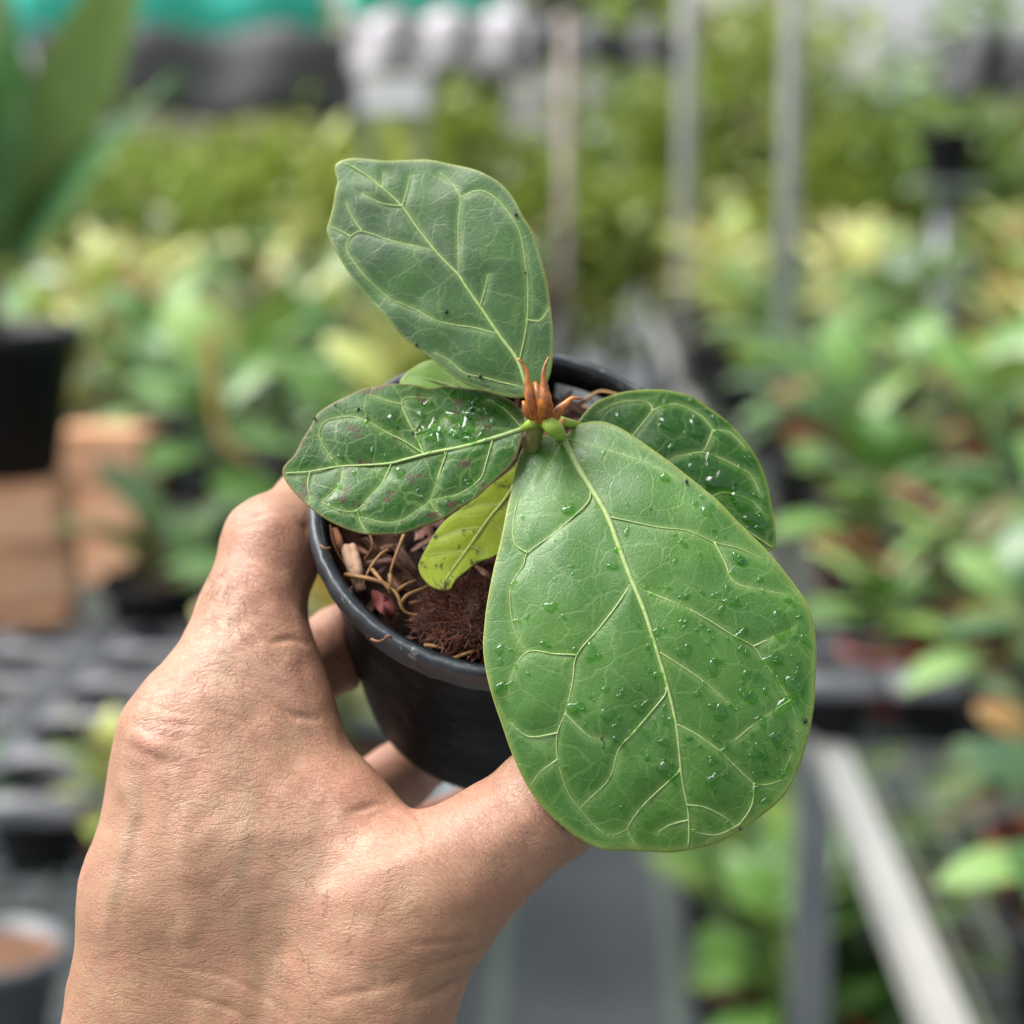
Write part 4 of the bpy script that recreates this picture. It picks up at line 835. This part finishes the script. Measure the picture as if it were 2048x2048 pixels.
def surface_nets(lo, hi, vox, fn):
    n = np.ceil((hi - lo) / vox).astype(int) + 1
    ax = [lo[i] + vox * np.arange(n[i]) for i in range(3)]
    D = np.empty(n, np.float32); YY, ZZ = np.meshgrid(ax[1], ax[2], indexing='ij'); st = 12
    nc = (n + 3) // 4 + 1; gc = np.stack(np.meshgrid(*[lo[i] + vox * (4 * np.arange(nc[i]) + 1.5) for i in range(3)], indexing='ij'), -1)
    Dc = fn(gc.reshape(-1, 3)).reshape(nc)
    for i in range(n[0]):
        sl_ = Dc[i // 4][np.arange(n[1]) // 4][:, np.arange(n[2]) // 4]; m_ = np.abs(sl_) < vox * 6; row = sl_.astype(np.float32)
        if m_.any():
            P = np.empty((int(m_.sum()), 3)); P[:, 0] = ax[0][i]; P[:, 1] = YY[m_]; P[:, 2] = ZZ[m_]; row[m_] = fn(P)
        D[i] = row
    S = D < 0; cnt = np.zeros(n - 1, np.int32); pos = np.zeros(tuple(n - 1) + (3,), np.float32)
    cor = [(a, b, c) for a in (0, 1) for b in (0, 1) for c in (0, 1)]
    sl = lambda o: tuple(slice(o[k], n[k] - 1 + o[k]) for k in range(3))
    for a in cor:
        for axi in range(3):
            if a[axi]: continue
            b = list(a); b[axi] = 1; A, B = D[sl(a)], D[sl(b)]; cr = (A < 0) != (B < 0)
            t = np.where(cr, A / np.where(cr, A - B, 1), 0); cnt += cr
            for k in range(3): pos[..., k] += np.where(cr, a[k] + (t if k == axi else 0), 0)
    act = cnt > 0; idx = -np.ones(n - 1, np.int64); idx[act] = np.arange(act.sum())
    ijk = np.argwhere(act); V = lo + vox * (ijk + pos[act] / cnt[act][:, None]); F = []
    for axi in range(3):
        a1, a2 = (axi + 1) % 3, (axi + 2) % 3
        s0 = [slice(1, n[k] - 1) for k in range(3)]; s0[axi] = slice(0, n[axi] - 1); s1 = list(s0); s1[axi] = slice(1, n[axi])
        A, B = S[tuple(s0)], S[tuple(s1)]; cr = np.argwhere(A != B); sg = A[A != B]
        base = cr + np.array([0 if k == axi else 1 for k in range(3)])
        def I(d1, d2):
            q = base.copy(); q[:, a1] -= d1; q[:, a2] -= d2; return idx[q[:, 0], q[:, 1], q[:, 2]]
        quad = np.stack([I(1, 1), I(0, 1), I(0, 0), I(1, 0)], 1); quad[~sg] = quad[~sg][:, ::-1]; F.append(quad)
    return V, np.concatenate(F)
lo = np.array([-.112, -.135, -.545]); hi = np.array([.042, .022, -.360])
HV, HF = surface_nets(lo, hi, .00062, hand_sdf)
def vnormals(V, F):
    a = V[F[:, 2]] - V[F[:, 0]]; b = V[F[:, 3]] - V[F[:, 1]]; n = np.cross(a, b); out = np.zeros_like(V)
    for k in range(4): np.add.at(out, F[:, k], n)
    return out / (np.linalg.norm(out, axis=1)[:, None] + 1e-12)
HN = vnormals(HV, HF)
hpx = np.stack([1024 + FP * HV[:, 0] / -HV[:, 2], 1024 - FP * HV[:, 1] / -HV[:, 2]], 1)
near = np.clip((-HV[:, 2] < .462).astype(float) * np.clip(HN[:, 2] * 3 + .6, 0, 1), 0, 1)
disp = np.zeros(len(HV))
def line_disp(pts, width, depth, fade=True):
    global disp
    q = resample(pts, 50); D = np.full(len(HV), 1e9); T = np.zeros(len(HV))
    lo_, hi_ = q.min(0) - width * 4, q.max(0) + width * 4; m_ = np.where(((hpx > lo_) & (hpx < hi_)).all(1) & (near > 0))[0]
    if not len(m_): return
    dd = np.linalg.norm(hpx[m_, None] - q[None], axis=2); D = dd.min(1); T = dd.argmin(1) / 49
    f_ = np.sin(np.pi * np.clip(T, .04, .96)) ** .5 if fade else 1
    disp[m_] += -(.75 if depth > 0 else 1.0) * depth * .001 * np.exp(-(D / width) ** 2) * f_ * near[m_]
# knuckle, tendons and veins stand proud; creases sink in
for pts, wd, dp in [([(318, 1470), (300, 1510)], 48, -1.3), ([(262, 1470), (252, 1560), (262, 1640), (230, 1760), (205, 1900)], 16, -.7), ([(330, 1520), (360, 1700), (400, 1950)], 40, -.7), ([(285, 1520), (290, 1600), (280, 1690)], 18, .8), ([(330, 1540), (345, 1620), (340, 1700)], 22, .5),
                    ([(500, 1060), (560, 1030), (600, 1020)], 45, -.4), ([(950, 1720), (1040, 1650)], 45, -.5), ([(640, 1820), (760, 1740), (860, 1690)], 30, -.7), ([(700, 1900), (860, 1900)], 50, -.5),
                    ([(490, 1042), (520, 1030), (548, 1028)], 5, .45), ([(478, 1058), (510, 1050), (535, 1049)], 4, .3), ([(598, 1045), (612, 1058), (622, 1075)], 7, .6),
                    ([(545, 1285), (580, 1278), (612, 1290)], 7, .8), ([(552, 1402), (580, 1425), (606, 1434), (634, 1438)], 8, 1.0), ([(575, 1290), (600, 1320), (612, 1370), (622, 1420)], 14, .35),
                    ([(700, 1625), (740, 1612), (772, 1608)], 8, .8), ([(822, 1622), (840, 1640), (852, 1672)], 7, .6), ([(735, 1640), (760, 1625), (800, 1618)], 7, .6), ([(1036, 1575), (1060, 1610), (1090, 1650), (1130, 1690)], 5, .45), ([(1060, 1570), (1100, 1615), (1140, 1675), (1147, 1702)], 5, .8), ([(1020, 1610), (1050, 1650), (1080, 1700)], 5, .3), ([(1000, 1640), (1030, 1680), (1060, 1730)], 5, .25),
                    ([(840, 2000), (880, 1985), (925, 1962), (952, 1938)], 9, 1.3), ([(870, 1930), (920, 1915), (968, 1900)], 8, .8), ([(820, 1890), (880, 1885), (950, 1878)], 6, .4), ([(640, 2000), (720, 1985), (820, 1960)], 8, .35), ([(290, 1405), (330, 1420), (380, 1430)], 6, .35), ([(300, 1440), (340, 1450), (400, 1450)], 6, .35), ([(420, 1420), (480, 1440), (520, 1470)], 6, .3), ([(330, 1930), (440, 1950), (540, 2000), (600, 2060)], 7, .35), ([(350, 1990), (440, 2010), (520, 2048)], 7, .35)]:
    line_disp(pts, wd, dp)
disp += .0004 * (vnoise(HV * 90, 12) - .5) * 2 * near + .00022 * (vnoise(HV * 260, 13) - .5) * 2 * near
HV = HV + HN * disp[:, None]
HO = C(500, 1900, .41)
me = bpy.data.meshes.new('person'); me.from_pydata((HV - HO).tolist(), [], HF.tolist()); me.update(); me.polygons.foreach_set('use_smooth', [True] * len(me.polygons))
def blob(px, py, r): return np.exp(-(((hpx - [px, py]) / r) ** 2).sum(1))
pink = np.clip(.9 * blob(560, 1180, [110, 190]) + .7 * blob(310, 1480, 60) + .8 * blob(700, 1560, [90, 90]) + .5 * blob(590, 1360, 60) + .6 * blob(1080, 1640, 70) + .5 * blob(900, 1640, 120) + .9 * (-HV[:, 2] > .447) + .3 * vnoise(HV * 110, 31), 0, 1)
tan = np.clip(.55 * np.clip((hpx[:, 1] - 1600) / 450, 0, 1) + .5 * blob(270, 1750, [70, 260]) + .4 * blob(960, 1850, 120) + .3 * (vnoise(HV * 70, 33) - .3), 0, 1)
pale = np.clip(.7 * blob(470, 1330, [90, 120]) + .5 * blob(600, 1440, 50) + .6 * blob(560, 1700, [150, 90]), 0, 1)
def sstep(x, a, b): t_ = np.clip((x - a) / (b - a), 0, 1); return t_ * t_ * (3 - 2 * t_)
th = R(48) * sstep(hpx[:, 0] - .35 * (hpx[:, 1] - 1750), 780, 1000) * sstep(hpx[:, 1], 2050, 1850) + R(17) * sstep(hpx[:, 1], 1560, 1120)
piv = C(800, 1700, .40)
sk_ = np.stack([np.cos(th) * (HV[:, 0] - piv[0]) - np.sin(th) * (HV[:, 1] - piv[1]), np.sin(th) * (HV[:, 0] - piv[0]) + np.cos(th) * (HV[:, 1] - piv[1]), HV[:, 2]], 1)
me.attributes.new('skin_coord', 'FLOAT_VECTOR', 'POINT').data.foreach_set('vector', sk_.astype(np.float32).ravel())
vs_ = np.zeros(len(HV))
for pts, wd in [([(262, 1470), (250, 1560), (262, 1640), (232, 1760), (205, 1900), (180, 2040)], 13), ([(470, 1480), (500, 1620), (480, 1780), (520, 1950)], 17), ([(640, 1700), (560, 1820), (545, 1960)], 14), ([(480, 1190), (455, 1290), (430, 1400)], 12)]:
    q = resample(pts, 60); m_ = np.where(near > 0)[0]; D = np.full(len(m_), 1e9)
    for p_ in q: D = np.minimum(D, ((hpx[m_] - p_) ** 2).sum(1))
    vs_[m_] = np.maximum(vs_[m_], np.exp(-D / wd ** 2))
me.attributes.new('vessel', 'FLOAT', 'POINT').data.foreach_set('value', vs_.astype(np.float32))
for nm, a in (('pink', pink), ('tan', tan), ('pale', pale)): me.attributes.new(nm, 'FLOAT', 'POINT').data.foreach_set('value', a.astype(np.float32))
def skin_mat():
    t = NT('skin'); o = t.coord(); sk = t.attr('skin_coord').outputs['Vector']
    pk, tn, pa = (t.attr(k).outputs['Fac'] for k in ('pink', 'tan', 'pale'))
    wob = t.noise(o, 60, 3); add = t.n('VectorMath', operation='ADD'); t.l(sk, add.inputs[0]); cm = t.n('CombineXYZ'); t.l(t.math('MULTIPLY', wob, .006), cm.inputs[1]); t.l(cm.outputs[0], add.inputs[1])
    oo = add.outputs[0]
    def ridge(scale, rot, sharp=.07):
        n = t.noise(t.mapping(oo, scale, rot), 1, 2, .5); return t.mapr(t.math('ABSOLUTE', t.math('SUBTRACT', n, .5)), 0, sharp, 1, 0)
    r1 = ridge((130, 760, 420), (0, 0, R(4)), .045); r2_ = ridge((100, 520, 330), (0, 0, R(-18)), .04); r3 = ridge((620, 130, 360), (0, 0, R(12)), .035); r4 = ridge((130, 600, 300), (0, 0, R(32)), .04)
    v = t.voro(t.mapping(oo, (700, 1100, 900)), 1.0); cell = t.mapr(v, 0, .14, 1, 0)
    zone = t.mapr(t.noise(o, 45, 3), .42, .6); fine = t.noise(o, 2600, 3)
    lines = t.math('MAXIMUM', t.math('MULTIPLY', r1, .8), t.math('MAXIMUM', t.math('MULTIPLY', r2_, t.math('MULTIPLY', zone, .9)), t.math('MAXIMUM', t.math('MULTIPLY', r3, .32), t.math('MULTIPLY', r4, t.math('MULTIPLY', t.math('SUBTRACT', 1, zone), .7)))))
    lines = t.math('MAXIMUM', lines, t.math('MULTIPLY', cell, .35))
    c = t.mix(t.mapr(t.noise(o, 90, 4), .35, .68), (.300, .163, .098), (.360, .206, .127))
    c = t.mix(t.math('MULTIPLY', tn, .75), c, (.30, .162, .088)); c = t.mix(t.math('MULTIPLY', pk, .42), c, (.46, .218, .160)); c = t.mix(t.math('MULTIPLY', pa, .6), c, (.47, .295, .200))
    c = t.mix(t.mapr(t.noise(t.mapping(o, loc=(3, 1, 2)), 140, 4, .6), .48, .66, 0, .26), c, (.42, .18, .12)); c = t.mix(t.mapr(t.noise(t.mapping(o, loc=(7, 5, 1)), 120, 4, .6), .5, .68, 0, .35), c, (.36, .25, .135))
    c = t.mix(t.math('MULTIPLY', t.attr('vessel').outputs['Fac'], .26), c, (.25, .20, .125))
    c = t.mix(t.mapr(t.noise(o, 480, 5, .65), .60, .72, 0, .45), c, (.27, .11, .07))
    c = t.mix(t.math('MULTIPLY', lines, .52), c, (.20, .085, .05))
    h = t.math('ADD', t.math('MULTIPLY', lines, -1.0), t.math('MULTIPLY', fine, .25))
    t.P(Base_Color=c, Roughness=t.mapr(t.noise(o, 400, 3), .3, .7, .42, .56), Specular_IOR_Level=.42, Subsurface_Weight=.15, Subsurface_Radius=(1.0, .35, .18), Subsurface_Scale=.002, Normal=t.bump(h, .26, .0006))
    return t.m
M['skin'] = skin_mat()
hand = obj('person', me, M['skin'], None, CL + CR @ Vector(HO), cam.rotation_euler)
tag(hand, 'bare left hand of a person with fingers and thumb wrapped round the black pot', 'person')
# short hairs on the finger and hand back
mb = MB(); r2 = np.random.default_rng(77); cand = np.where((near > .6) & (HN[:, 2] > .15))[0]; w_ = .9 * blob(455, 1200, [45, 70])[cand] + .12 * blob(700, 1880, [130, 110])[cand]
sel = r2.choice(cand, 130, p=w_ / w_.sum(), replace=False)[:75]
for i in sel:
    p = HV[i] - HO; n_ = HN[i]; td = np.array([.25, .6, 0]) + r2.normal(size=3) * .45; td -= n_ * td.dot(n_); td /= np.linalg.norm(td); L = r2.uniform(.0018, .0042); cv = np.cross(n_, td) * r2.normal() * .25
    mb.tube([p - n_ * .0002, p + td * L * .35 + n_ * .0004, p + (td + cv) * L * .7 + n_ * .00045, p + (td + 2 * cv) * L + n_ * .0002], [.00004, .000035, .00003, .00001], 3, False)
tag(obj('hair', mb.mesh('hair'), simple('dark_hair', (.06, .035, .025), None, .5), hand), kind='stuff')
# thumb nail and finger nails (on the hidden ends)
def nail(c, along, up, L, wd):
    c = C(*c); a = np.array(along, float); a /= np.linalg.norm(a); u = np.array(up, float); u -= a * u.dot(a); u /= np.linalg.norm(u); v = np.cross(u, a); V = []
    for i in range(7):
        for k in range(7):
            s = (k - 3) / 3; x = (i / 6 - .5) * L * (1 - .12 * s * s); V.append(c - HO + a * x + v * wd / 2 * math.sin(s * 1.1) + u * (wd / 2 * (math.cos(s * 1.1) - 1)))
    F = [(i * 7 + k, (i + 1) * 7 + k, (i + 1) * 7 + k + 1, i * 7 + k + 1) for i in range(6) for k in range(6)]
    o = obj('fingernail', mesh('fingernail', V, F), M['nail'], hand); m_ = o.modifiers.new('s', 'SOLIDIFY'); m_.thickness = .0006
M['nail'] = simple('nail', (.62, .40, .33), (.55, .34, .28), .3, 60)
nail((1238, 1455, .4015), C(1290, 1410, .415) - C(1190, 1520, .405), (.2, .3, 1), .013, .012)
